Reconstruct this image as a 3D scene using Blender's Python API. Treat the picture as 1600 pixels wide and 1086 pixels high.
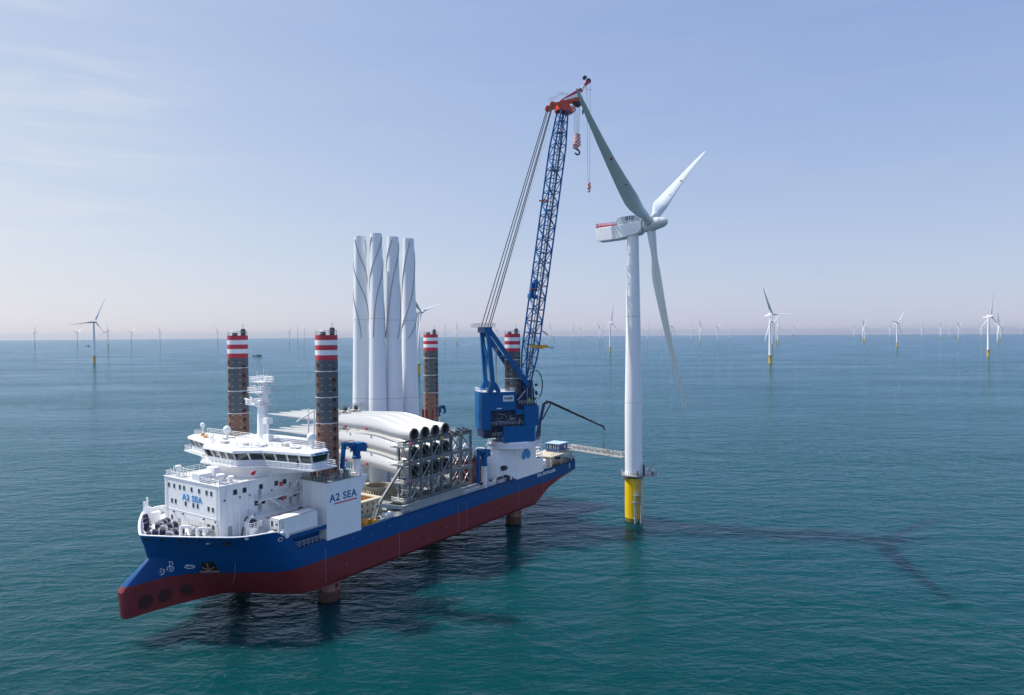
import bpy, bmesh, math, random
from mathutils import Vector, Matrix
from mathutils.bvhtree import BVHTree

random.seed(7)
R = math.radians
for o in list(bpy.data.objects):
    bpy.data.objects.remove(o)
scene = bpy.context.scene
COL = scene.collection

# ------------------------------------------------------------------ camera
cam_d = bpy.data.cameras.new("camera")
cam = bpy.data.objects.new("camera", cam_d)
COL.objects.link(cam)
cam_d.sensor_width = 36.0
cam_d.lens = 24.0
cam_d.clip_start = 1.0
cam_d.clip_end = 90000.0
CAM_H = 57.0
PITCH = math.atan((543 - 521.6) / 1066.7)
cam.matrix_world = (Matrix.Translation((0, 0, CAM_H)) @ Matrix.Rotation(R(90) - PITCH, 4, 'X')
                    @ Matrix.Rotation(-R(0.37), 4, 'Z'))
scene.camera = cam

# ------------------------------------------------------------------ light
SUN_EL = R(55)
SUN_DIR = Vector((-0.962 * math.cos(SUN_EL), 0.272 * math.cos(SUN_EL), math.sin(SUN_EL)))
world = bpy.data.worlds.new("World")
scene.world = world
world.use_nodes = True
nt = world.node_tree
nt.nodes.clear()
w_out = nt.nodes.new("ShaderNodeOutputWorld")
w_bg = nt.nodes.new("ShaderNodeBackground")
sky = nt.nodes.new("ShaderNodeTexSky")
sky.sky_type = 'NISHITA'
sky.sun_disc = False
sky.sun_elevation = SUN_EL
sky.sun_rotation = math.atan2(SUN_DIR.x, SUN_DIR.y)
sky.altitude = 50
sky.air_density = 1.0
sky.dust_density = 2.0
sky.ozone_density = 2.0
SKY_LIFT = 0.036
# thin cirrus wisps mixed into the sky by direction
w_tc = nt.nodes.new("ShaderNodeTexCoord")
w_map = nt.nodes.new("ShaderNodeMapping")
w_map.inputs["Scale"].default_value = (2.2, 2.2, 16.0)
w_map.inputs["Rotation"].default_value = (0.0, R(6), R(20))
w_n = nt.nodes.new("ShaderNodeTexNoise")
w_n.inputs["Scale"].default_value = 1.6
w_n.inputs["Detail"].default_value = 7
w_n.inputs["Roughness"].default_value = 0.6
w_n.inputs["Distortion"].default_value = 0.6
w_r = nt.nodes.new("ShaderNodeValToRGB")
w_r.color_ramp.elements[0].position = 0.42
w_r.color_ramp.elements[0].color = (0, 0, 0, 1)
w_r.color_ramp.elements[1].position = 0.72
w_r.color_ramp.elements[1].color = (0.55, 0.55, 0.55, 1)
w_mix = nt.nodes.new("ShaderNodeMix")
w_mix.data_type = 'RGBA'
w_mix.inputs["B"].default_value = (6.9, 6.9, 7.2, 1)
# the sky is sampled a little above the true direction so the horizon keeps its pale blue
w_lift = nt.nodes.new("ShaderNodeVectorMath"); w_lift.operation = 'MULTIPLY_ADD'
w_lift.inputs[1].default_value = (1, 1, 0.90)
w_lift.inputs[2].default_value = (0, 0, SKY_LIFT)
nt.links.new(w_tc.outputs["Generated"], w_lift.inputs[0])
w_nrm = nt.nodes.new("ShaderNodeVectorMath"); w_nrm.operation = 'NORMALIZE'
nt.links.new(w_lift.outputs[0], w_nrm.inputs[0])
nt.links.new(w_nrm.outputs[0], sky.inputs["Vector"])
# soften the sky's range the way haze does: pale and even in blue, still darker away from the sun
EXPO = 0.22
w_sep = nt.nodes.new("ShaderNodeSeparateColor"); w_com = nt.nodes.new("ShaderNodeCombineColor")
nt.links.new(sky.outputs["Color"], w_sep.inputs[0])
w_z = nt.nodes.new("ShaderNodeSeparateXYZ"); nt.links.new(w_tc.outputs["Generated"], w_z.inputs[0])
for i, (g, k, bz) in enumerate(((0.63, 1.19, -0.48), (0.575, 1.085, -0.28), (0.26, 0.965, -0.15))):
    p1 = nt.nodes.new("ShaderNodeMath"); p1.operation = 'MULTIPLY'; p1.inputs[1].default_value = 0.1
    p2 = nt.nodes.new("ShaderNodeMath"); p2.operation = 'POWER'; p2.inputs[1].default_value = g
    p3 = nt.nodes.new("ShaderNodeMath"); p3.operation = 'MULTIPLY'; p3.inputs[1].default_value = k / 0.1 / 2 ** EXPO
    nt.links.new(w_sep.outputs[i], p1.inputs[0]); nt.links.new(p1.outputs[0], p2.inputs[0]); nt.links.new(p2.outputs[0], p3.inputs[0])
    e1 = nt.nodes.new("ShaderNodeMath"); e1.operation = 'MULTIPLY'; e1.inputs[1].default_value = bz
    e2 = nt.nodes.new("ShaderNodeMath"); e2.operation = 'EXPONENT'
    p4 = nt.nodes.new("ShaderNodeMath"); p4.operation = 'MULTIPLY'
    nt.links.new(w_z.outputs["Z"], e1.inputs[0]); nt.links.new(e1.outputs[0], e2.inputs[0])
    nt.links.new(p3.outputs[0], p4.inputs[0]); nt.links.new(e2.outputs[0], p4.inputs[1])
    nt.links.new(p4.outputs[0], w_com.inputs[i])
# extra sky brightness added high overhead, out of view, to lighten shaded sides
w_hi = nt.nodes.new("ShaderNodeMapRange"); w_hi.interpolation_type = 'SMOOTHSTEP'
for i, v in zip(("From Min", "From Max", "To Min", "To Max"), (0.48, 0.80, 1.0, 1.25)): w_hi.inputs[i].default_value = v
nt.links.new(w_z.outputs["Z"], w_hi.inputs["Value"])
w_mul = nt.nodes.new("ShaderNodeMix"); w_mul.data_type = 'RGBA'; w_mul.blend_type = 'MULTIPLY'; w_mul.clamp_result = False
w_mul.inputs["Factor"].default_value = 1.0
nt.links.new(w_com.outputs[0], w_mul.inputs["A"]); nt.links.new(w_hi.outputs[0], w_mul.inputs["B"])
nt.links.new(w_tc.outputs["Generated"], w_map.inputs["Vector"])
nt.links.new(w_map.outputs["Vector"], w_n.inputs["Vector"])
nt.links.new(w_n.outputs["Fac"], w_r.inputs["Fac"])
w_d = nt.nodes.new("ShaderNodeVectorMath"); w_d.operation = 'DISTANCE'
w_d.inputs[1].default_value = (-0.575, 0.79, 0.225)
nt.links.new(w_tc.outputs["Generated"], w_d.inputs[0])
w_m = nt.nodes.new("ShaderNodeMapRange"); w_m.interpolation_type = 'SMOOTHSTEP'
for i, v in zip(("From Min", "From Max", "To Min", "To Max"), (0.02, 0.30, 1.0, 0.10)): w_m.inputs[i].default_value = v
nt.links.new(w_d.outputs["Value"], w_m.inputs["Value"])
w_f = nt.nodes.new("ShaderNodeMath"); w_f.operation = 'MULTIPLY'
nt.links.new(w_r.outputs["Color"], w_f.inputs[0]); nt.links.new(w_m.outputs[0], w_f.inputs[1])
nt.links.new(w_f.outputs[0], w_mix.inputs["Factor"])
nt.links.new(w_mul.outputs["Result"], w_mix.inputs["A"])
nt.links.new(w_mix.outputs["Result"], w_bg.inputs["Color"])
w_bg.inputs["Strength"].default_value = 0.1
nt.links.new(w_bg.outputs["Background"], w_out.inputs["Surface"])

sun_d = bpy.data.lights.new("sun", 'SUN')
sun_d.energy = 4.5
sun_d.angle = R(0.53)
sun_d.color = (1.0, 0.955, 0.89)
sun = bpy.data.objects.new("sun", sun_d)
COL.objects.link(sun)
sun.rotation_euler = SUN_DIR.to_track_quat('Z', 'Y').to_euler()
sun.location = (-80, 40, 160)

vs = scene.view_settings
vs.view_transform = 'Standard'
vs.look = 'None'
vs.exposure = EXPO
vs.gamma = 1.0
vs.use_curve_mapping = False
scene.cycles.use_denoising = True
scene.cycles.max_bounces = 8
scene.cycles.volume_bounces = 0
scene.cycles.volume_step_rate = 1.0
scene.cycles.sample_clamp_indirect = 6.0

# ------------------------------------------------------------------ materials
MATS = {}

def paint(name, col, rough=0.45, var=0.10, scale=0.35, streak=0.0, streak_col=(0.18, 0.09, 0.05),
          metal=0.0, bump=0.0, seams=0.0, spec=0.5):
    """procedural paint: broad tone variation, vertical run-off streaks, plate seams"""
    if name in MATS:
        return MATS[name]
    m = bpy.data.materials.new(name)
    m.use_nodes = True
    n = m.node_tree.nodes
    l = m.node_tree.links
    b = n["Principled BSDF"]
    b.inputs["Roughness"].default_value = rough
    b.inputs["Metallic"].default_value = metal
    b.inputs["Specular IOR Level"].default_value = spec
    tc = n.new("ShaderNodeTexCoord")
    no = n.new("ShaderNodeTexNoise")
    no.inputs["Scale"].default_value = scale
    no.inputs["Detail"].default_value = 6
    no.inputs["Roughness"].default_value = 0.62
    l.new(tc.outputs["Object"], no.inputs["Vector"])
    mx = n.new("ShaderNodeMix")
    mx.data_type = 'RGBA'
    lo = tuple(max(0, c * (1 - var * 1.6)) for c in col) + (1,)
    hi = tuple(min(1, c * (1 + var)) for c in col) + (1,)
    mx.inputs["A"].default_value = lo
    mx.inputs["B"].default_value = hi
    l.new(no.outputs["Fac"], mx.inputs["Factor"])
    cur = mx.outputs["Result"]
    if streak > 0:
        mp = n.new("ShaderNodeMapping")
        mp.inputs["Scale"].default_value = (1.5, 1.5, 0.10)
        l.new(tc.outputs["Object"], mp.inputs["Vector"])
        n2 = n.new("ShaderNodeTexNoise")
        n2.inputs["Scale"].default_value = 1.1
        n2.inputs["Detail"].default_value = 5
        l.new(mp.outputs["Vector"], n2.inputs["Vector"])
        rp = n.new("ShaderNodeValToRGB")
        rp.color_ramp.elements[0].position = 0.54
        rp.color_ramp.elements[0].color = (0, 0, 0, 1)
        rp.color_ramp.elements[1].position = 0.80
        rp.color_ramp.elements[1].color = (streak, streak, streak, 1)
        l.new(n2.outputs["Fac"], rp.inputs["Fac"])
        m2 = n.new("ShaderNodeMix")
        m2.data_type = 'RGBA'
        l.new(rp.outputs["Color"], m2.inputs["Factor"])
        l.new(cur, m2.inputs["A"])
        m2.inputs["B"].default_value = streak_col + (1,)
        cur = m2.outputs["Result"]
    l.new(cur, b.inputs["Base Color"])
    rr = n.new("ShaderNodeMapRange")
    rr.inputs["To Min"].default_value = max(0.02, rough - 0.1)
    rr.inputs["To Max"].default_value = min(1, rough + 0.12)
    l.new(no.outputs["Fac"], rr.inputs["Value"])
    l.new(rr.outputs["Result"], b.inputs["Roughness"])
    if bump > 0 or seams > 0:
        bp = n.new("ShaderNodeBump")
        bp.inputs["Distance"].default_value = 0.05
        bp.inputs["Strength"].default_value = max(bump, seams)
        if seams > 0:
            wv = n.new("ShaderNodeTexNoise")
            wv.inputs["Scale"].default_value = 0.55
            wv.inputs["Detail"].default_value = 1
            l.new(tc.outputs["Object"], wv.inputs["Vector"])
            l.new(wv.outputs["Fac"], bp.inputs["Height"])
            bp.inputs["Distance"].default_value = 0.25
        else:
            l.new(no.outputs["Fac"], bp.inputs["Height"])
        l.new(bp.outputs["Normal"], b.inputs["Normal"])
    MATS[name] = m
    return m

WHITE = paint("white_paint", (0.87, 0.875, 0.88), 0.42, 0.06, 0.4, streak=0.26, streak_col=(0.50, 0.44, 0.38), seams=0.08)
WHITE2 = paint("white_deck_paint", (0.60, 0.61, 0.60), 0.65, 0.16, 0.5)
BLADEW = paint("blade_gelcoat", (0.70, 0.70, 0.685), 0.32, 0.03, 0.15)
TOWERW = paint("tower_white", (0.82, 0.84, 0.86), 0.40, 0.03, 0.2, streak=0.05, streak_col=(0.5, 0.48, 0.45))
ROTORW = paint("rotor_grey", (0.66, 0.70, 0.68), 0.35, 0.03, 0.2)
H_BLUE = paint("hull_blue", (0.001, 0.070, 0.225), 0.45, 0.10, 0.25, streak=0.16, streak_col=(0.03, 0.10, 0.22), seams=0.22, spec=0.25)
H_RED = paint("hull_red", (0.19, 0.030, 0.033), 0.55, 0.14, 0.22, streak=0.45, streak_col=(0.13, 0.05, 0.048), seams=0.25, spec=0.25)
C_BLUE = paint("crane_blue", (0.0008, 0.105, 0.30), 0.45, 0.12, 0.5, streak=0.25, streak_col=(0.02, 0.05, 0.12), spec=0.25)
D_BLUE = paint("dark_blue", (0.008, 0.035, 0.11), 0.5, 0.15, 0.8)
RED = paint("signal_red", (0.56, 0.035, 0.06), 0.5, 0.06, 0.5)
RAILW = paint("rail_white", (0.66, 0.68, 0.69), 0.5, 0.08, 1.0)
ORANGE = paint("orange_red", (0.60, 0.075, 0.03), 0.5, 0.1, 0.5)
LEGGREY = paint("leg_grey", (0.105, 0.12, 0.13), 0.6, 0.2, 0.5, streak=0.45, streak_col=(0.13, 0.07, 0.05))
RUST = paint("rusty_steel", (0.27, 0.145, 0.105), 0.75, 0.25, 0.6, streak=0.45, streak_col=(0.10, 0.055, 0.06), bump=0.3)
WETRUST = paint("wet_rust", (0.10, 0.05, 0.035), 0.35, 0.3, 0.8)
BLACK = paint("black_rubber_and_hole_dark", (0.012, 0.012, 0.014), 0.6, 0.1, 1.0)  # rubber gear, and black faces painted in for the dark inside openings
DARK = paint("dark_steel", (0.035, 0.04, 0.06), 0.55, 0.3, 1.2)
STEEL = paint("grey_steel", (0.125, 0.15, 0.158), 0.5, 0.12, 0.6, streak=0.2)
GALV = paint("galvanised_steel", (0.42, 0.44, 0.45), 0.45, 0.1, 0.8, metal=0.3)
CREAM = paint("cream_primer", (0.56, 0.50, 0.38), 0.6, 0.1, 0.6, streak=0.2)
DECKG = paint("deck_paint", (0.28, 0.29, 0.27), 0.75, 0.3, 0.45, bump=0.2)
YELLOW = paint("yellow_paint", (0.90, 0.58, 0.004), 0.42, 0.05, 0.3, streak=0.12, streak_col=(0.45, 0.30, 0.03))
YELLOWF = paint("far_yellow_paint", (0.70, 0.46, 0.04), 0.5, 0.05, 0.3)
ROPE = paint("wire_rope", (0.10, 0.105, 0.115), 0.5, 0.1, 2.0, metal=0.4)
GLASS = paint("window_glass", (0.015, 0.035, 0.032), 0.06, 0.2, 0.6, spec=0.7)
LOGO = paint("logo_blue", (0.03, 0.27, 0.62), 0.45, 0.03, 0.5)
LOGOD = paint("logo_dark_blue", (0.015, 0.11, 0.32), 0.45, 0.03, 0.5)
NAVY = paint("navy_cover", (0.018, 0.025, 0.07), 0.7, 0.15, 1.0)
AMBER = paint("amber_paint", (0.70, 0.33, 0.03), 0.5, 0.1, 1.0)
SKIN = paint("skin", (0.48, 0.29, 0.21), 0.6, 0.05, 4)
HIVIS = paint("hi_vis", (0.55, 0.75, 0.05), 0.7, 0.05, 3)
REDW = paint("red_white_chequer", (0.42, 0.10, 0.08), 0.55, 0.25, 1.6)

_n = REDW.node_tree.nodes; _l = REDW.node_tree.links
_c = _n.new("ShaderNodeTexChecker"); _c.inputs["Scale"].default_value = 1.7
_c.inputs["Color1"].default_value = (0.62, 0.06, 0.05, 1); _c.inputs["Color2"].default_value = (0.72, 0.66, 0.62, 1)
_t = _n.new("ShaderNodeTexCoord"); _l.new(_t.outputs["Object"], _c.inputs["Vector"]); _l.new(_c.outputs["Color"], _n["Principled BSDF"].inputs["Base Color"])

# ------------------------------------------------------------------ mesh builder
class MB:
    def __init__(self, mat=None):
        self.v = []; self.f = []; self.fm = []; self.mats = []; self.cur = 0; self.parts = []
        if mat: self.use(mat)
    def use(self, mat):
        if mat not in self.mats: self.mats.append(mat)
        self.cur = self.mats.index(mat)
        return self
    def add(self, vs, fs):
        k = len(self.v); f0 = len(self.f)
        self.v += [tuple(p) for p in vs]
        for f in fs:
            self.f.append(tuple(i + k for i in f)); self.fm.append(self.cur)
        self.parts.append((k, len(self.v), f0, len(self.f)))
        return self
    def close(self): pass
    def hexa(self, p):
        return self.add(p, [(0, 3, 2, 1), (4, 5, 6, 7), (0, 1, 5, 4), (1, 2, 6, 5), (2, 3, 7, 6), (3, 0, 4, 7)])
    def box(self, x0, x1, y0, y1, z0, z1):
        return self.hexa([(x0, y0, z0), (x1, y0, z0), (x1, y1, z0), (x0, y1, z0),
                          (x0, y0, z1), (x1, y0, z1), (x1, y1, z1), (x0, y1, z1)])
    def frustum(self, p0, z0, p1, z1, caps=True):
        n = len(p0)
        vs = [(x, y, z0) for x, y in p0] + [(x, y, z1) for x, y in p1]
        fs = [(i, (i + 1) % n, n + (i + 1) % n, n + i) for i in range(n)]
        if caps: fs += [tuple(reversed(range(n))), tuple(range(n, 2 * n))]
        return self.add(vs, fs)
    def prism(self, p, z0, z1):
        return self.frustum(p, z0, p, z1)
    def frame(self, d):
        d = d.normalized()
        a = Vector((0, 0, 1)) if abs(d.z) < 0.95 else Vector((1, 0, 0))
        x = d.cross(a).normalized(); y = d.cross(x).normalized()
        return x, y
    def bar(self, p, q, w, h=None):
        h = h or w
        p = Vector(p); q = Vector(q); x, y = self.frame(q - p)
        x *= w / 2; y *= h / 2
        return self.hexa([p - x - y, p + x - y, p + x + y, p - x + y, q - x - y, q + x - y, q + x + y, q - x + y])
    def tube(self, p, q, r, n=8, r2=None, caps=True):
        p = Vector(p); q = Vector(q); x, y = self.frame(q - p); r2 = r if r2 is None else r2
        vs = []
        for c, rr in ((p, r), (q, r2)):
            for i in range(n):
                a = 2 * math.pi * i / n
                vs.append(c + x * math.cos(a) * rr + y * math.sin(a) * rr)
        fs = [(i, n + i, n + (i + 1) % n, (i + 1) % n) for i in range(n)]
        if caps: fs += [tuple(range(n)), tuple(reversed(range(n, 2 * n)))]
        return self.add(vs, fs)
    def path(self, pts, r, n=5):
        for a, b in zip(pts, pts[1:]):
            self.tube(a, b, r, n)
        return self
    def loft(self, loops, cap0=True, cap1=True):
        n = len(loops[0]); vs = [p for l in loops for p in l]; fs = []
        for k in range(len(loops) - 1):
            for i in range(n):
                j = (i + 1) % n
                fs.append((k * n + i, k * n + j, (k + 1) * n + j, (k + 1) * n + i))
        if cap0: fs.append(tuple(reversed(range(n))))
        if cap1: fs.append(tuple(range((len(loops) - 1) * n, len(loops) * n)))
        return self.add(vs, fs)
    def lathe(self, prof, c=(0, 0, 0), n=24, sx=1.0, sy=1.0):
        loops = []
        for r, z in prof:
            loops.append([(c[0] + r * sx * math.cos(2 * math.pi * i / n), c[1] + r * sy * math.sin(2 * math.pi * i / n), c[2] + z) for i in range(n)])
        return self.loft(loops)
    def sphere(self, c, r, n=14, sz=1.0):
        pr = [(max(0.001, r * math.sin(math.pi * k / 9)), -r * sz * math.cos(math.pi * k / 9)) for k in range(10)]
        return self.lathe(pr, c, n)
    def rail(self, pts, h=1.1, post=1.6, r=0.04, mid=True, z=None):
        """guard rail along a polyline"""
        for a, b in zip(pts, pts[1:]):
            a = Vector(a); b = Vector(b); L = (b - a).length
            k = max(1, round(L / post)); up = Vector((0, 0, h))
            for i in range(k + 1):
                p = a.lerp(b, i / k); self.tube(p, p + up, r, 4, caps=False)
            self.tube(a + up, b + up, r, 4, caps=False)
            if mid:
                self.tube(a + up * 0.68, b + up * 0.68, r * 0.8, 4, caps=False)
                self.tube(a + up * 0.36, b + up * 0.36, r * 0.8, 4, caps=False)
        return self
    def ladder(self, p, q, w, axis, r=0.04, step=0.5):
        p = Vector(p); q = Vector(q); s = Vector(axis).normalized() * w / 2
        self.tube(p - s, q - s, r, 4); self.tube(p + s, q + s, r, 4)
        k = int((q - p).length / step)
        for i in range(1, k):
            c = p.lerp(q, i / k); self.tube(c - s, c + s, r * 0.7, 4, caps=False)
        return self
    def mesh(self, name, smooth=True, ang=35):
        me = bpy.data.meshes.new(name)
        me.from_pydata(self.v, [], self.f)
        for m in self.mats: me.materials.append(m)
        me.polygons.foreach_set("material_index", self.fm)
        bm = bmesh.new(); bm.from_mesh(me)
        bmesh.ops.recalc_face_normals(bm, faces=bm.faces)
        bm.to_mesh(me); bm.free()
        if smooth:
            me.polygons.foreach_set("use_smooth", [True] * len(me.polygons))
            me.set_sharp_from_angle(angle=R(ang))
        me.update()
        return me
    def build(self, name, parent=None, loc=(0, 0, 0), rot=(0, 0, 0), smooth=True, ang=35, label=None):
        return link(name, self.mesh(name, smooth, ang), parent, loc, rot, label)

def build_each(mb, name, parent, tol=0.06, **kw):
    """one object per separate piece of what was collected (pieces whose boxes touch stay together)"""
    mb.close()
    n = len(mb.parts); up = list(range(n))
    def find(i):
        while up[i] != i: up[i] = up[up[i]]; i = up[i]
        return i
    bx = []
    for v0, v1, f0, f1 in mb.parts:
        p = mb.v[v0:v1]
        bx.append([(min(q[k] for q in p) - tol, max(q[k] for q in p) + tol) for k in range(3)])
    for i in range(n):
        for j in range(i):
            if all(bx[i][k][0] <= bx[j][k][1] and bx[j][k][0] <= bx[i][k][1] for k in range(3)): up[find(i)] = find(j)
    out = []
    for r_ in sorted(set(find(i) for i in range(n))):
        q = MB(); q.mats = list(mb.mats)
        for i in range(n):
            if find(i) == r_:
                v0, v1, f0, f1 = mb.parts[i]; k = len(q.v)
                q.v += mb.v[v0:v1]; q.f += [tuple(a - v0 + k for a in f) for f in mb.f[f0:f1]]; q.fm += mb.fm[f0:f1]
        out.append(q.build(name, parent, **kw))
    return out

def link(name, me, parent=None, loc=(0, 0, 0), rot=(0, 0, 0), label=None):
    o = bpy.data.objects.new(name, me)
    COL.objects.link(o)
    o.parent = parent; o.location = loc; o.rotation_euler = rot
    if label: o["label"] = label
    return o

def thing(name, label, cat, loc=(0, 0, 0), rz=0.0, group=None, rot=None):
    o = bpy.data.objects.new(name, None)
    COL.objects.link(o)
    o.empty_display_size = 2
    o.location = loc; o.rotation_euler = rot or (0, 0, rz)
    o["label"] = label; o["category"] = cat
    if group: o["group"] = group
    return o

def text_obj(name, body, mat, size, parent, M, bold=0.0, extrude=0.03, spacing=1.0, shear=0.0, fit=None):
    """lettering as mesh: text lies in its XY plane, M places it in the parent's space"""
    cu = bpy.data.curves.new(name, 'FONT')
    cu.body = body; cu.size = size; cu.extrude = extrude; cu.offset = bold
    cu.space_character = spacing; cu.shear = shear
    cu.align_x = 'CENTER'; cu.align_y = 'CENTER'
    t = bpy.data.objects.new(name + "_curve", cu)
    COL.objects.link(t)
    dg = bpy.context.evaluated_depsgraph_get()
    me = bpy.data.meshes.new_from_object(t.evaluated_get(dg))
    bpy.data.objects.remove(t)
    if fit:      # exact width and height
        xs = [v.co.x for v in me.vertices]; ys = [v.co.y for v in me.vertices]
        me.transform(Matrix.Translation((-(min(xs) + max(xs)) / 2, -(min(ys) + max(ys)) / 2, 0)))
        me.transform(Matrix.Diagonal((fit[0] / (max(xs) - min(xs)), fit[1] / (max(ys) - min(ys)), 1, 1)))
    me.transform(M)
    me.materials.clear(); me.materials.append(mat)
    return link(name, me, parent)

def basis(x, y, o):
    x = Vector(x).normalized(); y = Vector(y).normalized(); z = x.cross(y)
    M = Matrix((x, y, z)).transposed().to_4x4()
    M.translation = Vector(o)
    return M

# ================================================================== SEA
R_EARTH = 7.43e6     # with refraction
def sea_z(d): return -d * d / (2 * R_EARTH)

def make_sea():
    radii = [0.0] + [40 * 1.32 ** k for k in range(25)]
    radii = [r for r in radii if r < 34000] + [34000.0]
    n = 96
    vs = [(0, 0, 0)]; fs = []
    for r in radii[1:]:
        for i in range(n):
            a = 2 * math.pi * i / n
            vs.append((r * math.cos(a), r * math.sin(a), sea_z(r)))
    for i in range(n):
        fs.append((0, 1 + i, 1 + (i + 1) % n))
    for k in range(len(radii) - 2):
        b0 = 1 + k * n; b1 = b0 + n
        for i in range(n):
            j = (i + 1) % n
            fs.append((b0 + i, b1 + i, b1 + j, b0 + j))
    me = bpy.data.meshes.new("sea")
    me.from_pydata(vs, [], fs)
    me.polygons.foreach_set("use_smooth", [True] * len(me.polygons))
    m = bpy.data.materials.new("sea_water")
    m.use_nodes = True
    n_ = m.node_tree.nodes; l = m.node_tree.links
    b = n_["Principled BSDF"]
    b.inputs["Specular IOR Level"].default_value = 0.0
    b.inputs["Roughness"].default_value = 0.6
    b.inputs["Subsurface Weight"].default_value = 1.0
    b.inputs["Subsurface Radius"].default_value = (0.5, 3.0, 2.6)
    b.inputs["Subsurface Scale"].default_value = 14.0
    tc = n_.new("ShaderNodeTexCoord")
    # body colour: slow drift between greener and bluer water
    pn = n_.new("ShaderNodeTexNoise")
    pn.inputs["Scale"].default_value = 0.006
    pn.inputs["Detail"].default_value = 3
    l.new(tc.outputs["Object"], pn.inputs["Vector"])
    mx = n_.new("ShaderNodeMix"); mx.data_type = 'RGBA'
    mx.inputs["A"].default_value = SEA_A
    mx.inputs["B"].default_value = SEA_B
    l.new(pn.outputs["Fac"], mx.inputs["Factor"])
    l.new(mx.outputs["Result"], b.inputs["Base Color"])
    # wave heights: swell, wind sea, chop, ripples; crests run across the view
    total = None
    for sc, st, rot, det, amp, pwr in SEA_WAVES:
        mp = n_.new("ShaderNodeMapping")
        mp.inputs["Rotation"].default_value = (0, 0, R(rot))
        mp.inputs["Scale"].default_value = (1 / st, 1.0, 1.0)
        l.new(tc.outputs["Object"], mp.inputs["Vector"])
        no = n_.new("ShaderNodeTexNoise")
        no.inputs["Scale"].default_value = sc
        no.inputs["Detail"].default_value = det
        no.inputs["Roughness"].default_value = 0.55
        no.inputs["Distortion"].default_value = 0.4
        l.new(mp.outputs["Vector"], no.inputs["Vector"])
        pw = n_.new("ShaderNodeMath"); pw.operation = 'POWER'      # sharper crests than troughs
        l.new(no.outputs["Fac"], pw.inputs[0]); pw.inputs[1].default_value = pwr
        mu = n_.new("ShaderNodeMath"); mu.operation = 'MULTIPLY'
        l.new(pw.outputs[0], mu.inputs[0]); mu.inputs[1].default_value = amp
        if total is None: total = mu.outputs[0]
        else:
            ad = n_.new("ShaderNodeMath"); ad.operation = 'ADD'
            l.new(total, ad.inputs[0]); l.new(mu.outputs[0], ad.inputs[1])
            total = ad.outputs[0]
    bp = n_.new("ShaderNodeBump")
    bp.inputs["Strength"].default_value = 1.0
    bp.inputs["Distance"].default_value = SEA_BUMP
    gp = n_.new("ShaderNodeTexNoise"); gp.inputs["Scale"].default_value = 0.011; gp.inputs["Detail"].default_value = 4   # gust patches
    gm = n_.new("ShaderNodeMapping"); gm.inputs["Scale"].default_value = (0.4, 1, 1); gm.inputs["Rotation"].default_value = (0, 0, R(-12))
    l.new(tc.outputs["Object"], gm.inputs["Vector"]); l.new(gm.outputs["Vector"], gp.inputs["Vector"])
    gr = n_.new("ShaderNodeMapRange")
    for i, v in zip(("From Min", "From Max", "To Min", "To Max"), (0.32, 0.68, 0.55, 1.35)): gr.inputs[i].default_value = v
    l.new(gp.outputs["Fac"], gr.inputs["Value"])
    gx = n_.new("ShaderNodeMath"); gx.operation = 'MULTIPLY'; gx.inputs[1].default_value = SEA_BUMP
    l.new(gr.outputs[0], gx.inputs[0]); l.new(gx.outputs[0], bp.inputs["Distance"])
    l.new(total, bp.inputs["Height"])
    l.new(bp.outputs["Normal"], b.inputs["Normal"])
    gl = n_.new("ShaderNodeBsdfGlossy")
    gl.inputs["Color"].default_value = SEA_TINT
    gl.inputs["Roughness"].default_value = 0.06
    l.new(bp.outputs["Normal"], gl.inputs["Normal"])
    # reflectance of the p-polarised light only (the photograph was taken through a polariser)
    lw = n_.new("ShaderNodeLayerWeight"); lw.inputs["Blend"].default_value = 0.5
    l.new(bp.outputs["Normal"], lw.inputs["Normal"])
    def mth(op, a_, b_=None, clamp=False):
        q = n_.new("ShaderNodeMath"); q.operation = op; q.use_clamp = clamp
        for i, v in enumerate((a_, b_)):
            if v is None: continue
            if isinstance(v, (int, float)): q.inputs[i].default_value = v
            else: l.new(v, q.inputs[i])
        return q.outputs[0]
    lg = n_.new("ShaderNodeLayerWeight"); lg.inputs["Blend"].default_value = 0.5
    cg = mth('SUBTRACT', 1.0, lg.outputs["Facing"])
    # slopes turned away from the eye are hidden behind their own crests
    cs = mth('MAXIMUM', mth('SUBTRACT', 1.0, lw.outputs["Facing"]), mth('MULTIPLY', cg, 0.52))
    root = mth('SQRT', mth('ADD', mth('MULTIPLY', cs, cs), 0.777))
    nc = mth('MULTIPLY', cs, 1.777)
    rp = mth('DIVIDE', mth('SUBTRACT', nc, root), mth('ADD', nc, root))
    rp = mth('MULTIPLY', rp, rp)
    f5 = mth('POWER', mth('SUBTRACT', 1.0, cs), 5.0)
    fr_o = mth('ADD', mth('MULTIPLY', f5, 0.98), 0.02)
    fk_o = mth('MULTIPLY', mth('ADD', mth('MULTIPLY', rp, 0.88), mth('MULTIPLY', fr_o, 0.12)), SEA_REFL)
    ms = n_.new("ShaderNodeMixShader")
    l.new(fk_o, ms.inputs[0]); l.new(b.outputs[0], ms.inputs[1]); l.new(gl.outputs[0], ms.inputs[2])
    l.new(ms.outputs[0], n_["Material Output"].inputs["Surface"])
    me.materials.append(m)
    o = link("sea", me)
    o["kind"] = "structure"
    return o

SEA_BUMP = 1.15
SEA_A = (0.0010, 0.036, 0.036, 1); SEA_B = (0.0014, 0.033, 0.044, 1)
SEA_TINT = (0.68, 0.83, 1.06, 1); SEA_REFL = 0.95
SEA_WAVES = ((0.045, 2.6, -16, 2, 1.3, 1.3), (0.16, 1.9, 8, 3, 1.0, 1.7), (0.40, 1.7, -9, 5, 0.60, 2.0), (1.2, 1.5, 14, 4, 0.20, 1.8))
make_sea()
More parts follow.
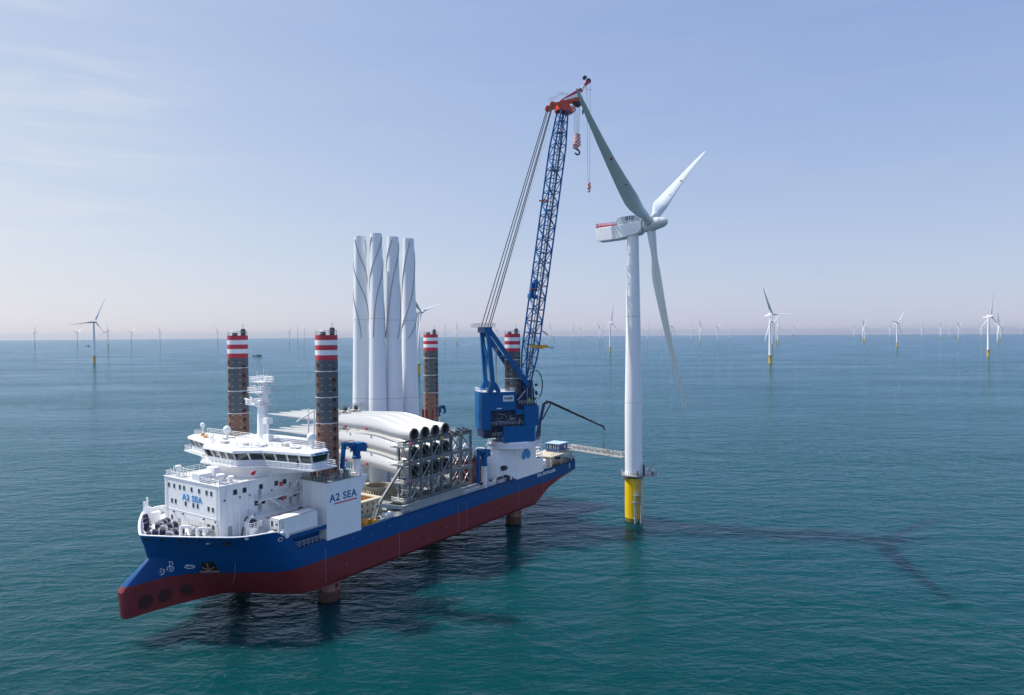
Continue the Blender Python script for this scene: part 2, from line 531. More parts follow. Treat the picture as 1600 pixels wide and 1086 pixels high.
# ================================================================== VESSEL HULL
F = Vector((-0.563, -0.826, 0)).normalized()
P = Vector((-F.y, F.x, 0))
SHIP_O = Vector((-13.3, 214.4, 0))
SHIP_RZ = math.atan2(F.y, F.x)
ship = thing("installation_vessel", "blue and red jack-up installation vessel raised above the sea on four tall round legs", "ship", SHIP_O, SHIP_RZ)
SHIP_M = Matrix.Translation(SHIP_O) @ Matrix.Rotation(SHIP_RZ, 4, 'Z')
def W(u, v, z): return SHIP_M @ Vector((u, v, z))

def catmull(pts, sub):
    out = []
    n = len(pts)
    for i in range(n - 1):
        p0 = pts[max(0, i - 1)]; p1 = pts[i]; p2 = pts[i + 1]; p3 = pts[min(n - 1, i + 2)]
        for k in range(sub):
            t = k / sub
            out.append(tuple(0.5 * (2 * b + (c - a) * t + (2 * a - 5 * b + 4 * c - d) * t * t + (3 * b - a - 3 * c + d) * t ** 3)
                             for a, b, c, d in zip(p0, p1, p2, p3)))
    out.append(tuple(pts[-1]))
    return out

# port half, levels: K keel, B bilge top, M, Rb red/blue line, D deck edge, T bulwark top
aft = []   # (u, zK, zRb)
for u, zk, zr in ((-32.5, 11.25, 11.35), (-31.5, 11.0, 11.2), (-25, 9.75, 10.7), (-17.2, 8.1, 10.3), (-13, 6.4, 10.2), (-9.2, 4.6, 10.2), (-8.2, 4.2, 10.2),
                  (0, 4.2, 10.2), (12, 4.2, 10.2), (25, 4.2, 10.2), (38, 4.2, 10.2), (52, 4.2, 10.2), (64, 4.2, 10.2)):
    aft.append((u, zk, zr))
K = [(74.2, 18.9), (77.6, 18.6), (79.9, 17.4), (82, 14.9), (84.5, 9.9), (86.6, 6.1), (89.4, 4.1), (93.9, 2.7), (99.7, 1.5), (105.5, 0.95), (106.2, 0.4), (106.3, 0)]
Mm = [(74.2, 19.5), (79, 19.4), (82, 18.7), (84.7, 17.0), (87.4, 13.2), (90.4, 9.0), (93.8, 4.7), (97.4, 2.4), (100.9, 1.5), (106, 1.1), (106.7, 0.6), (106.75, 0)]
Rb = [(74.2, 19.5), (79.5, 19.4), (82.5, 19.0), (85.0, 17.8), (87.7, 14.2), (91.0, 9.7), (94.4, 5.0), (97.9, 2.3), (100.3, 1.55), (105.2, 1.15), (106.1, 0.6), (106.2, 0)]
Dd = [(74.2, 19.5), (81.5, 19.5), (84.5, 19.3), (87.0, 18.5), (89.8, 15.7), (92.7, 11.8), (95.6, 7.4), (98.3, 3.5), (99.9, 1.6), (100.9, 0.7), (101.3, 0.3), (101.4, 0)]
T = [(74.2, 19.5, 17.4), (83.5, 19.5, 17.2), (86.3, 19.5, 18.6), (88.9, 19.3, 18.95), (91.5, 18.5, 19.0), (93.7, 16.8, 19.0), (96.0, 13.3, 19.0), (98.3, 9.4, 19.0), (100.4, 5.4, 19.0), (101.9, 2.3, 19.0), (102.6, 0.7, 19.0), (102.8, 0, 19.0)]
SUB = 4
bow = {
    'K': catmull([(u, v, 4.2) for u, v in K], SUB), 'M': catmull([(u, v, 9.2) for u, v in Mm], SUB),
    'R': catmull([(u, v, 10.2) for u, v in Rb], SUB), 'D': catmull([(u, v, 14.25) for u, v in Dd], SUB),
    'T': catmull(T, SUB)}
bow['B'] = [tuple(a + (b - a) * f for a, b, f in zip(k, m, (0.3, 0.3, 0.16))) for k, m in zip(bow['K'], bow['M'])]
lev = ['K', 'B', 'M', 'R', 'D']
cols = []
for u, zk, zr in aft:
    zb = min(zk + 0.8, zk + (zr - zk) * 0.4)
    zm = zk + (zr - zk) * 0.83
    cols.append({'K': (u, 18.8, zk), 'B': (u, 19.5, zb), 'M': (u, 19.5, zm), 'R': (u, 19.5, zr), 'D': (u, 19.5, 14.25)})
nb = len(bow['K'])
first_bow = len(cols)
for i in range(nb):
    cols.append({k: bow[k][i] for k in ('K', 'B', 'M', 'R', 'D', 'T')})

def make_hull():
    h = MB()
    def fl(p, s): return (p[0], p[1] * s, p[2])
    for s in (1, -1):
        for i in range(len(cols) - 1):
            a, b = cols[i], cols[i + 1]
            for k in range(4):
                h.use(H_RED if k < 3 else H_BLUE)
                l0, l1 = lev[k], lev[k + 1]
                h.add([fl(a[l0], s), fl(b[l0], s), fl(b[l1], s), fl(a[l1], s)], [(0, 1, 2, 3)])
            if i >= first_bow:
                um = (a['T'][0] + b['T'][0]) / 2
                if s == 1 and um < 83.4: continue        # open side gallery, port
                h.use(H_BLUE)
                # two bands so the flare has a knuckle
                def kn(c): return tuple(x + (y - x) * f for x, y, f in zip(c['D'], c['T'], (0.42, 0.42, 0.5)))
                h.add([fl(a['D'], s), fl(b['D'], s), fl(kn(b), s), fl(kn(a), s)], [(0, 1, 2, 3)])
                h.add([fl(kn(a), s), fl(kn(b), s), fl(b['T'], s), fl(a['T'], s)], [(0, 1, 2, 3)])
    for i in range(len(cols) - 1):
        a, b = cols[i], cols[i + 1]
        h.use(H_RED)
        h.add([fl(a['K'], 1), fl(b['K'], 1), fl(b['K'], -1), fl(a['K'], -1)], [(0, 1, 2, 3)])
    c = cols[0]
    h.use(H_BLUE)
    ring = [fl(c[k], 1) for k in lev] + [fl(c[k], -1) for k in reversed(lev)]
    h.add(ring, [tuple(range(len(ring)))])
    # port gallery: upper band, sill wall stepped back, end walls
    h.use(H_BLUE)
    h.box(74.2, 83.4, 19.2, 19.5, 16.55, 17.35)
    h.box(74.2, 83.4, 17.0, 17.25, 14.0, 17.3)
    h.box(74.2, 83.4, 17.25, 19.45, 14.0, 14.2)
    h.box(83.2, 83.6, 17.0, 19.45, 14.2, 17.25)
    me = h.mesh("hull")
    bm = bmesh.new(); bm.from_mesh(me)
    bmesh.ops.remove_doubles(bm, verts=bm.verts, dist=0.004)
    bmesh.ops.recalc_face_normals(bm, faces=bm.faces)
    bm.to_mesh(me)
    bvh = BVHTree.FromBMesh(bm)
    bm.free()
    me.set_sharp_from_angle(angle=R(24))
    o = link("hull", me, ship)
    return o, bvh

hull, HBVH = make_hull()

def on_hull(u, v, z):
    loc, nor, _, _ = HBVH.find_nearest(Vector((u, v, z)))
    if nor.y * (1 if v > 0 else -1) < 0: nor = -nor
    return loc, nor

def hull_frame(u, v, z, off=0.03):
    """plane lying on the hull: x runs aft (to the right seen from port), y up"""
    p, n = on_hull(u, v, z)
    up = Vector((0, 0, 1)); x = up.cross(n).normalized(); y = n.cross(x).normalized()
    return basis(x, y, p + n * off)

# decks
d = MB(DECKG)
d.prism([(-32.2, -19.2), (74.2, -19.2), (74.2, 19.2), (-32.2, 19.2)], 13.6, 13.95)
d.build("main_deck", ship)
d = MB(WHITE2)
def deck_pt(i):
    c0, c1 = bow['D'][i], bow['T'][i]
    f = min(1, (17.2 - c0[2]) / (c1[2] - c0[2]))
    kf = 0.42 * f / 0.5 if f < .5 else 0.42 + .58 * (f - .5) / .5
    return (c0[0] + (c1[0] - c0[0]) * kf - .10, max(0, c0[1] + (c1[1] - c0[1]) * kf - .14))
outl = [deck_pt(i) for i in range(0, nb, 2)] 
outl[0] = (74.2, 19.2)
full = outl + [(u, -v) for u, v in reversed(outl[:-1])]
d.prism(full, 17.1, 17.42)
d.build("forecastle_deck", ship)

# bulwark (white inside with a white cap) and deck edge coaming
def hull_at(i, z):
    c0, c1 = bow['D'][i], bow['T'][i]
    kz = c0[2] + (c1[2] - c0[2]) * 0.5          # knuckle
    ku = [c0[k] + (c1[k] - c0[k]) * 0.42 for k in (0, 1)]
    f = (z - kz) / (c1[2] - kz)
    return Vector((ku[0] + (c1[0] - ku[0]) * f, ku[1] + (c1[1] - ku[1]) * f, z))
b = MB(WHITE)
for s in (1, -1):
    idx = [i for i, p in enumerate(bow['T']) if p[0] > (83.3 if s == 1 else 74.0)]
    rows = []
    for i in idx:
        p = Vector(bow['T'][i]); lo = hull_at(i, 17.40)
        j0, j1 = max(0, i - 1), min(nb - 1, i + 1)
        t = Vector(bow['T'][j1]) - Vector(bow['T'][j0]); t.z = 0
        n = Vector((t.y, -t.x, 0)).normalized()
        if n.y > 0 or (i == nb - 1): n = -n if n.y > 0 else Vector((-1, 0, 0))
        if i == nb - 1: n = Vector((-1, 0, 0))
        r_ = [p + Vector((0, 0, -.02)), p + Vector((0, 0, .12)), p + n * .40 + Vector((0, 0, .12)), p + n * .40 + Vector((0, 0, -.05)), p + n * .16 + Vector((0, 0, -.06)), lo + n * .16]
        rows.append([Vector((q.x, q.y * s, q.z)) for q in r_])
    for k, (a, c) in enumerate(zip(rows, rows[1:])):
        for q in range(5): b.add([a[q], c[q], c[q + 1], a[q + 1]], [(0, 1, 2, 3)])
        if k % 2 == 0:      # stiffener brackets
            d0 = a[5] + (a[5] - a[1]).cross(Vector((0, 0, 1))).cross(Vector((0, 0, 1))) * 0
            inw = (a[2] - a[1]); b.add([a[4], a[5], a[5] + inw * 1.6], [(0, 1, 2)])
b.build("bulwark", ship, ang=40)
b = MB(H_BLUE)
b.box(-32.5, 64.5, 19.22, 19.5, 13.95, 14.3); b.box(-32.5, 74.2, -19.5, -19.22, 13.95, 14.3)
b.box(-32.5, -32.2, -19.2, 19.2, 13.95, 14.8)
b.build("deck_coaming", ship)

# mooring fairleads through the bow bulwark
def ellipse_on_hull(mb, M, rx, ry, n=20, depth=0.05):
    vs = [M @ Vector((rx * math.cos(2 * math.pi * i / n), ry * math.sin(2 * math.pi * i / n), dz)) for dz in (-0.2, depth) for i in range(n)]
    mb.add(vs, [(i, (i + 1) % n, n + (i + 1) % n, n + i) for i in range(n)] + [tuple(range(n, 2 * n))])

def ring_on_hull(mb, M, rx, ry, t=0.12, n=20, z=0.06):
    vs = []
    for rr, dz in ((0, -0.1), (0, z), (1, z), (1, -0.1)):
        for i in range(n):
            a = 2 * math.pi * i / n
            k = t * rr
            vs.append(M @ Vector(((rx + k) * math.cos(a), (ry + k) * math.sin(a), dz)))
    fs = []
    for q in range(3):
        for i in range(n):
            fs.append((q * n + i, q * n + (i + 1) % n, (q + 1) * n + (i + 1) % n, (q + 1) * n + i))
    mb.add(vs, fs)

for (u, v) in ((102.4, 1.4), (101.0, 4.2), (99.3, 7.5), (97.4, 10.9), (95.4, 14.4)):
    M = hull_frame(u, v, 18.15)
    m = MB(BLACK); ellipse_on_hull(m, M, 0.55, 0.42); m.use(C_BLUE); ring_on_hull(m, M, 0.55, 0.42, 0.15)
    m.build("fairlead", hull)
M = hull_frame(92.2, 18.1, 18.2)
m = MB(WHITE); ellipse_on_hull(m, M, 0.38, 0.38); m.build("porthole_cover", hull)
M = hull_frame(85.7, 19.5, 17.1)
m = MB(BLACK); ellipse_on_hull(m, M, 0.4, 0.3); m.use(WHITE); ring_on_hull(m, M, 0.4, 0.3, 0.1); m.build("fairlead", hull)

# bow thruster tunnels with grilles
for (u, v, z, r) in ((102.6, 1.3, 6.55, 1.35), (99.1, 1.8, 6.75, 1.25), (95.4, 3.2, 6.75, 1.3)):
    M = hull_frame(u, v, z, 0.02)
    m = MB(BLACK); ellipse_on_hull(m, M, r, r, 28, 0.03)
    m.use(H_RED); ring_on_hull(m, M, r, r, 0.10, 28, 0.12)
    for k in range(-3, 4):
        x = k * r / 3.8; y = math.sqrt(max(0.01, r * r - x * x)) * 0.96
        m.bar(M @ Vector((x, -y, 0.08)), M @ Vector((x, y, 0.08)), 0.09)
    m.build("thruster_tunnel", hull)

# anchor pocket
M = hull_frame(92.6, 7.0, 12.5, 0.02)
m = MB(BLACK)
tr = [(-1.75, -1.0), (1.75, -1.0), (1.25, 1.5), (-1.0, 1.5)]
m.add([M @ Vector((x, y, z)) for z in (-0.3, 0.04) for x, y in tr], [(4, 5, 6, 7), (0, 1, 5, 4), (1, 2, 6, 5), (2, 3, 7, 6), (3, 0, 4, 7)])
m.use(RUST)
m.bar(M @ Vector((-1.9, -1.15, 0.12)), M @ Vector((1.9, -1.15, 0.12)), 0.3)
m.tube(M @ Vector((0, 1.2, 0.15)), M @ Vector((0, -0.7, 0.2)), 0.17)
for s in (-1, 1):
    m.bar(M @ Vector((0, -0.7, 0.2)), M @ Vector((1.15 * s, 0.2, 0.25)), 0.3, 0.2)
m.use(DARK)
m.tube(M @ Vector((0.1, -1.2, 0.06)), M @ Vector((0.8, -5.2, 0.2)), 0.05)
m.build("anchor_pocket", hull)

# white hull marks: thruster symbols and bulb symbol
def mark(kind, u, v, z, s):
    M = hull_frame(u, v, z, 0.03)
    m = MB(WHITE)
    if kind == 'cross':
        ring_on_hull(m, M, s * 0.9, s * 0.9, s * 0.16, 16, 0.03)
        for a in (0.4, 1.97):
            c, q = math.cos(a) * s * 0.9, math.sin(a) * s * 0.9
            m.bar(M @ Vector((-c, -q, 0)), M @ Vector((c, q, 0)), s * 0.3, 0.04)
    elif kind == 'bulb':
        m.bar(M @ Vector((-s * 0.35, -s, 0)), M @ Vector((-s * 0.35, s, 0)), s * 0.3, 0.04)
        m.bar(M @ Vector((-s * 0.5, s * 0.8, 0)), M @ Vector((s * 0.6, s * 0.8, 0)), s * 0.4, 0.04)
        m.bar(M @ Vector((s * 0.45, s * 0.9, 0)), M @ Vector((s * 0.45, -s * 0.4, 0)), s * 0.6, 0.04)
        m.bar(M @ Vector((-s * 0.5, -s * 0.9, 0)), M @ Vector((s * 0.2, -s * 0.9, 0)), s * 0.3, 0.04)
    else:
        ring_on_hull(m, M, s * 1.1, s * 0.45, s * 0.14, 16, 0.03)
        for a in (0.6, 2.5):
            c, q = math.cos(a) * s, math.sin(a) * s * 0.8
            m.bar(M @ Vector((-c, -q + s * 0.4, 0)), M @ Vector((c, q + s * 0.4, 0)), s * 0.22, 0.04)
    m.build("hull_mark", hull)
mark('cross', 99.7, 1.6, 11.45, 0.60)
mark('cross', 98.3, 2.4, 11.85, 0.60)
mark('bulb', 98.2, 2.6, 12.9, 0.60)
mark('azimuth', 95.9, 5.0, 11.9, 0.8)
# thin weld and drain lines plus draught dots on the port side
m = MB(paint("faded_line", (0.22, 0.20, 0.22), 0.7))
for u, z0, z1 in ((52.6, 4.6, 10.6), (30.5, 5.0, 12.6), (26.8, 5.0, 12.4), (2.0, 5.2, 12.4), (-12.0, 6.9, 12.6), (74.6, 5.2, 12.6)):
    m.box(u, u + 0.09, 19.45, 19.515, z0, z1)
for k in range(14):
    u = -6 + k * 5.6
    m.box(u, u + 0.28, 19.45, 19.52, 12.2 + 0.3 * math.sin(k * 3), 12.45 + 0.3 * math.sin(k * 3))
    if k % 2: m.box(u + 2, u + 2.3, 19.45, 19.52, 7.4, 7.65)
build_each(m, "draught_mark", hull, tol=0.0)
text_obj("vessel_name", "SEA INSTALLER", WHITE, 1.45, hull, basis((-1, 0, 0), (0, 0, 1), (-13.9, 19.52, 13.05)), bold=0.02, spacing=1.06, fit=(10.8, 0.95))
m = MB(WHITE)
ring_on_hull(m, basis((-1, 0, 0), (0, 0, 1), (-28.6, 19.5, 13.1)), 0.22, 0.42, 0.14, 14, 0.03)
m.box(-28.75, -28.45, 19.5, 19.53, 12.1, 12.6)
m.build("hull_mark", hull)
# a mooring line hanging down the bow and gallery railing
m = MB(GALV)
p0, n0 = on_hull(90.1, 12.0, 13.6); p1, n1 = on_hull(89.6, 8.5, 6.0)
prev = None
for k in range(9):
    f = k / 8
    q, nn = on_hull(*(p0.lerp(p1, f) + Vector((0, 0, -1.2 * math.sin(math.pi * f)))))
    q = q + nn * 0.12
    if prev is not None: m.tube(prev, q, 0.035, 4)
    prev = q
m.build("mooring_line", hull)
m = MB(GALV); m.rail([(83.2, 19.3, 14.2), (74.5, 19.3, 14.2)], 1.25, 1.1, 0.06); build_each(m, "railing", hull)

# ================================================================== ACCOMMODATION
acc = MB(WHITE)
acc.prism([(62.0, -10.1), (92.6, -9.6), (92.6, 10.1), (62.0, 10.1)], 17.42, 27.5)
acc.box(92.6, 92.66, -9.6, 10.1, 20.95, 21.03)
acc.box(62, 92.6, 10.1, 10.16, 20.95, 21.03); acc.box(62, 92.6, 10.1, 10.16, 24.25, 24.33)
acc.use(WHITE2); acc.box(81.5, 92.25, -9.5, 9.9, 27.5, 27.53); acc.use(WHITE)
# roof edge trim
acc.box(92.3, 92.75, -9.75, 10.25, 27.5, 27.68)
acc.box(80, 92.3, 9.95, 10.3, 27.5, 27.68)
accommodation = acc.build("accommodation_block", ship)

FRAME = paint("window_frame", (0.40, 0.42, 0.42), 0.5)
def window_u(v, z, w, h, u=92.6, par=None):
    m = MB(GLASS); m.box(u - 0.05, u + 0.03, v - w / 2, v + w / 2, z - h / 2, z + h / 2)
    m.use(FRAME)
    for a, b_, c, d_ in ((v - w / 2 - 0.07, v - w / 2, z - h / 2 - .07, z + h / 2 + .07), (v + w / 2, v + w / 2 + .07, z - h / 2 - .07, z + h / 2 + .07),
                         (v - w / 2, v + w / 2, z - h / 2 - .07, z - h / 2), (v - w / 2, v + w / 2, z + h / 2, z + h / 2 + .07)):
        m.box(u - 0.05, u + 0.06, a, b_, c, d_)
    m.build("window", par or accommodation)
def window_v(u, z, w, h, v=10.1, par=None):
    m = MB(GLASS); m.box(u - w / 2, u + w / 2, v - 0.05, v + 0.03, z - h / 2, z + h / 2)
    m.use(FRAME)
    for a, b_, c, d_ in ((u - w / 2 - 0.07, u - w / 2, z - h / 2 - .07, z + h / 2 + .07), (u + w / 2, u + w / 2 + .07, z - h / 2 - .07, z + h / 2 + .07),
                         (u - w / 2, u + w / 2, z - h / 2 - .07, z - h / 2), (u - w / 2, u + w / 2, z + h / 2, z + h / 2 + .07)):
        m.box(a, b_, v - 0.05, v + 0.06, c, d_)
    m.build("window", par or accommodation)
for v in (-7.9, -5.9, -3.8, -2.2, 0.5, 3.2, 5.8, 7.4): window_u(v, 25.9, 0.58, 0.86)
for v in (-6.8, -5.4, -1.7, 1.1, 2.6, 6.4, 7.9): window_u(v, 22.75, 0.58, 0.86)
for v in (-6.9, 6.4, 7.9): window_u(v, 19.3, 0.58, 0.86)
for u in (89.2, 87.1, 83.3, 79.6, 77.5): window_v(u, 25.9, 0.8, 0.95)
for u in (84.4, 82.8, 79.0, 77.5, 74.9): window_v(u, 22.75, 0.8, 0.95)
text_obj("company_sign", "A2 SEA", LOGO, 1.85, accommodation, basis((0, 1, 0), (0, 0, 1), (92.65, 0.65, 24.12)), bold=0.045, spacing=1.15, fit=(7.2, 1.3))
for u, z in ((78.4, 25.6), (78.1, 22.5)):
    m = MB(RED); m.box(u - 0.35, u + 0.35, 10.1, 10.45, z - 0.4, z + 0.4)
    m.use(WHITE); m.box(u - 0.2, u + 0.2, 10.45, 10.47, z - 0.06, z + 0.06)
    m.build("lifebuoy_box", accommodation)
m = MB(RED); m.tube((85.4, 10.3, 29.1), (85.4, 10.7, 29.1), 0.42, 14); m.tube((84.9, 10.2, 29.1), (84.9, 10.6, 29.3), 0.2, 10); m.build("fire_monitor", accommodation)
# port side galleries with stairs
for (z, u0, vo) in ((23.55, 84.8, 12.0), (20.6, 86.4, 12.4)):
    m = MB(WHITE)
    m.box(74.4, u0, 10.1, vo, z - 0.16, z)
    for k in range(5):
        u = 75.5 + k * (u0 - 76) / 4
        m.bar((u, 10.1, z - 1.0), (u, vo - 0.1, z - 0.14), 0.14)
    m.build("gallery", accommodation)
    m = MB(RAILW); m.rail([(74.5, vo - 0.06, z), (u0, vo - 0.06, z), (u0, 10.2, z)], 1.1, 1.2, 0.06); build_each(m, "railing", accommodation)
def stairs(p, q, w, axis, par, mat=WHITE):
    m = MB(mat); p = Vector(p); q = Vector(q); s = Vector(axis) * w / 2
    m.bar(p - s, q - s, 0.1, 0.28); m.bar(p + s, q + s, 0.1, 0.28)
    k = int((q - p).length / 0.42)
    for i in range(1, k):
        c = p.lerp(q, i / k); m.bar(c - s, c + s, 0.26, 0.05)
    up = Vector((0, 0, 1.0))
    for e in (-s, s):
        m.tube(p + e + up, q + e + up, 0.045, 4)
        for f in (0, .33, .66, 1): m.tube(p.lerp(q, f) + e, p.lerp(q, f) + e + up, 0.04, 4)
    m.build("stairway", par)
stairs((78.6, 11.2, 20.6), (82.4, 11.2, 23.55), 0.9, (0, 1, 0), accommodation)
stairs((77.2, 11.2, 23.55), (74.0, 11.2, 27.6), 0.9, (0, 1, 0), accommodation)
# lower port deckhouse beside the container
m = MB(WHITE)
m.box(76.0, 86.2, 10.1, 12.6, 17.42, 20.35)
m.box(84.8, 85.0, 12.6, 15.2, 17.42, 20.2)
m.build("deckhouse", ship)
m = MB(paint("pink_primer", (0.45, 0.33, 0.30), 0.6)); m.box(76.2, 84.6, 12.6, 14.6, 17.42, 19.6); m.box(76.2, 84.6, 12.55, 12.75, 19.6, 20.1); m.build("store_locker", ship)

m = MB(WHITE)
for v in (-8.8, 9.2): m.tube((92.72, v, 17.5), (92.72, v, 27.4), 0.07, 6)
for u in (91.2, 86.2, 81.6): m.tube((u, 10.2, 17.5), (u, 10.2, 27.4), 0.07, 6)
build_each(m, "drain_pipe", accommodation)
m = MB(FRAME)
for v in (-4.2, 3.4): m.box(92.6, 92.66, v - .45, v + .45, 17.45, 19.4)
for u in (90.4, 84.6, 76.2): m.box(u - .45, u + .45, 10.1, 10.16, 17.45, 19.4)
for u in (83.6, 76.0): m.box(u - .42, u + .42, 10.1, 10.16, 23.56, 25.4); m.box(u - .42, u + .42, 10.1, 10.16, 20.62, 22.4)
build_each(m, "door", accommodation, tol=0.01)
m = MB(DARK)
for v in (-6.0, -2.6, 4.8, 8.8): m.box(92.6, 92.9, v - .12, v + .12, 20.4, 20.65)
for u in (91.6, 88.2, 86.0, 80.8): m.box(u - .12, u + .12, 10.1, 10.4, 24.6, 24.85)
build_each(m, "wall_lamp", accommodation, tol=0.01)
# rooftop forward of the bridge: railings, vents, lockers
m = MB(RAILW)
m.rail([(81, 9.9, 27.6), (92.4, 9.9, 27.6), (92.4, 3.2, 27.6)], 1.1, 1.3, 0.06)
m.rail([(92.4, -3.0, 27.6), (92.4, -9.4, 27.6), (81, -9.7, 27.6)], 1.1, 1.3, 0.06)
m.rail([(90.3, -9.0, 27.6), (90.3, -1.5, 27.6)], 1.5, 1.2, 0.05)
m.rail([(88.0, 6.6, 27.6), (92.3, 6.6, 27.6)], 1.1, 1.2, 0.06)
build_each(m, "railing", accommodation)
def mushroom(u, v, z, r, h, par, name="ventilator"):
    m = MB(WHITE); m.lathe([(r * 0.62, 0), (r * 0.62, h * 0.72), (r, h * 0.74), (r, h * 0.95), (r * 0.75, h)], (u, v, z), 14); m.build(name, par)
mushroom(91.3, -6.6, 27.5, 0.62, 2.4, accommodation)
mushroom(90.6, 7.4, 27.5, 0.85, 2.0, accommodation)
mushroom(88.8, 8.2, 27.5, 0.6, 1.4, accommodation)
m = MB(WHITE); m.prism([(90.0, 0.6), (92.5, 0.6), (92.5, 3.2), (90.0, 3.2)], 27.68, 29.2); m.build("rooftop_locker", accommodation)
m = MB(WHITE); m.prism([(88.6, 1.6), (90.0, 1.6), (90.0, 4.2), (88.6, 4.2)], 27.5, 30.2); m.build("rooftop_locker", accommodation)
m = MB(GALV)
for k in range(7):
    u = 88.2 + 0.62 * k; m.sphere((u, 5.0 + 0.35 * math.sin(k * 2.1), 27.95), 0.42, 10); m.tube((u, 5, 27.5), (u, 5, 28.8), 0.12, 6)
build_each(m, "rooftop_pump", accommodation)
m = MB(WHITE)
for k in range(5):
    v = -8.6 + k * 1.25
    m.bar((91.6, v, 28.3), (92.2, v + 0.6, 29.2 - 0.2 * (k % 2)), 0.12); m.tube((91.2, v, 27.5), (91.2, v, 29.6), 0.06, 5)
build_each(m, "antenna_rack", accommodation)

# ================================================================== BRIDGE
deck_rim = [(87.0, 5.6), (83.0, 9.8), (80.6, 22.9), (74.2, 22.9), (74.2, 8.0), (68.5, 8.0)]
deck_rim = deck_rim + [(u, -v) for u, v in reversed(deck_rim)]
def inset(poly, du, k):   # shrink helper for the convex-ish bridge outline
    return [(u - (du if u > 78 else -du * 0.3), v * k) for u, v in poly]
m = MB(WHITE)
house = [(84.8, 5.2), (81.0, 10.1), (66.0, 10.1), (66.0, -10.1), (81.0, -10.1), (84.8, -5.2)]
m.prism(house, 27.5, 29.9)
m.build("upper_house", ship)
m = MB(WHITE)
m.prism(deck_rim, 29.85, 30.1)
for s in (1, -1):   # tapered underside of the wings
    a = [(80.6, 10.0), (75.0, 10.0)]; b_ = [(80.0, 21.5), (75.2, 21.5)]
    m.hexa([(80.3, 10.05 * s, 27.9), (75.2, 10.05 * s, 27.9), (75.6, 21.5 * s, 29.6), (79.6, 21.5 * s, 29.6),
            (81.6, 10.05 * s, 29.85), (74.9, 10.05 * s, 29.85), (74.9, 22.0 * s, 29.85), (80.2, 22.0 * s, 29.85)])
wing_deck = m.build("bridge_deck", ship)
m = MB(RAILW)
for s in (1, -1):
    m.rail([(86.8, 5.5 * s, 30.1), (82.9, 9.6 * s, 30.1), (80.5, 22.7 * s, 30.1), (74.4, 22.7 * s, 30.1), (74.4, 19.6 * s, 30.1)], 1.1, 1.3, 0.06)
m.rail([(86.8, -5.5, 30.1), (86.8, 5.5, 30.1)], 1.1, 1.3, 0.06)
build_each(m, "railing", wing_deck)
# wheelhouse: sill, raked window band, roof
def ring(k_front, k_side, du):
    pts = [(85.2 + du, 4.9 + du * 0.4), (81.5 + du, 9.6 + du * 0.35), (79.0 + du * 0.9, 21.2 + du * 0.6), (75.6, 21.2 + du * 0.6), (75.6, 9.6), (69.0, 9.6)]
    return pts + [(u, -v) for u, v in reversed(pts)]
s0, s1, s2 = ring(0, 0, 0.45), ring(0, 0, 0.35), ring(0, 0, 1.15)
m = MB(WHITE)
m.frustum(s0, 30.1, s1, 31.2)
wheel = m.build("wheelhouse", ship)
m = MB(GLASS)
g0, g1 = ring(0, 0, 0.28), ring(0, 0, 1.02)
m.frustum(g0, 31.2, g1, 32.75, caps=False)
m.build("bridge_window", wheel)
m = MB(WHITE)   # mullions
def mull(i, j, k):
    n = k
    for q in range(n + 1):
        f = q / n
        a = Vector((*s1[i], 31.2)).lerp(Vector((*s1[j], 31.2)), f); b_ = Vector((*s2[i], 32.75)).lerp(Vector((*s2[j], 32.75)), f)
        m.bar(a, b_, 0.36, 0.24)
for i, j, k in ((11, 0, 4), (0, 1, 2), (1, 2, 4), (2, 3, 1), (10, 11, 2), (9, 10, 4), (8, 9, 1)):
    mull(i, j, k)
build_each(m, "window_mullion", wheel)
r0, r1, r2 = ring(0, 0, 1.35), ring(0, 0, 1.25), ring(0, 0, 0.1)
m = MB(WHITE)
m.frustum(ring(0, 0, 1.2), 32.72, r0, 32.85)
m.frustum(r0, 32.85, r1, 33.3)
m.frustum(r1, 33.3, r2, 33.75)
m.use(WHITE2); m.prism([(u - .15, v * .99) for u, v in r2], 33.74, 33.77)
roof = m.build("bridge_roof", ship)
m = MB(RAILW)
rp = ring(0, 0, 0.0)
m.rail([(u, v, 33.75) for u, v in rp[0:4]], 1.0, 1.5, 0.04)
m.rail([(u, v, 33.75) for u, v in rp[8:12]], 1.0, 1.5, 0.04)
m.rail([(75.8, 21, 33.75), (75.8, 3, 33.75)], 1.1, 1.5, 0.06)
m.rail([(75.8, -21, 33.75), (75.8, -3, 33.75)], 1.1, 1.5, 0.06)
build_each(m, "railing", roof)
m = MB(C_BLUE)
m.box(77.6, 79.4, 22.42, 22.5, 32.95, 33.25); m.box(76.0, 77.2, 22.42, 22.5, 32.95, 33.25)
m.build("wing_marking", roof)
# radar mast
m = MB(WHITE)
MU, MV = 75.4, 0.0
m.lathe([(1.9, 33.7), (1.45, 34.2), (1.2, 35.4), (1.12, 40.8), (1.02, 42.2)], (MU, MV, 0), 20, sx=1.0, sy=1.0)
m.lathe([(0.62, 42.2), (0.55, 47.3), (0.3, 47.4)], (MU - 0.1, MV + 0.9, 0), 14)
mast = m.build("radar_mast", ship)
for (z, v0, v1, du) in ((41.6, -4.2, 1.3, 1.5), (44.3, -3.4, 1.6, 1.4), (46.7, -2.6, 2.2, 1.5)):
    m = MB(WHITE)
    m.box(MU - du, MU + du, v0, v1, z - 0.14, z)
    m.bar((MU, 0.6, z - 1.3), (MU, v0 + 0.4, z - 0.12), 0.18)
    m.rail([(MU + du, v1, z), (MU + du, v0, z), (MU - du, v0, z), (MU - du, v1, z), (MU + du, v1, z)], 1.05, 0.9, 0.05)
    m.build("mast_platform", mast)
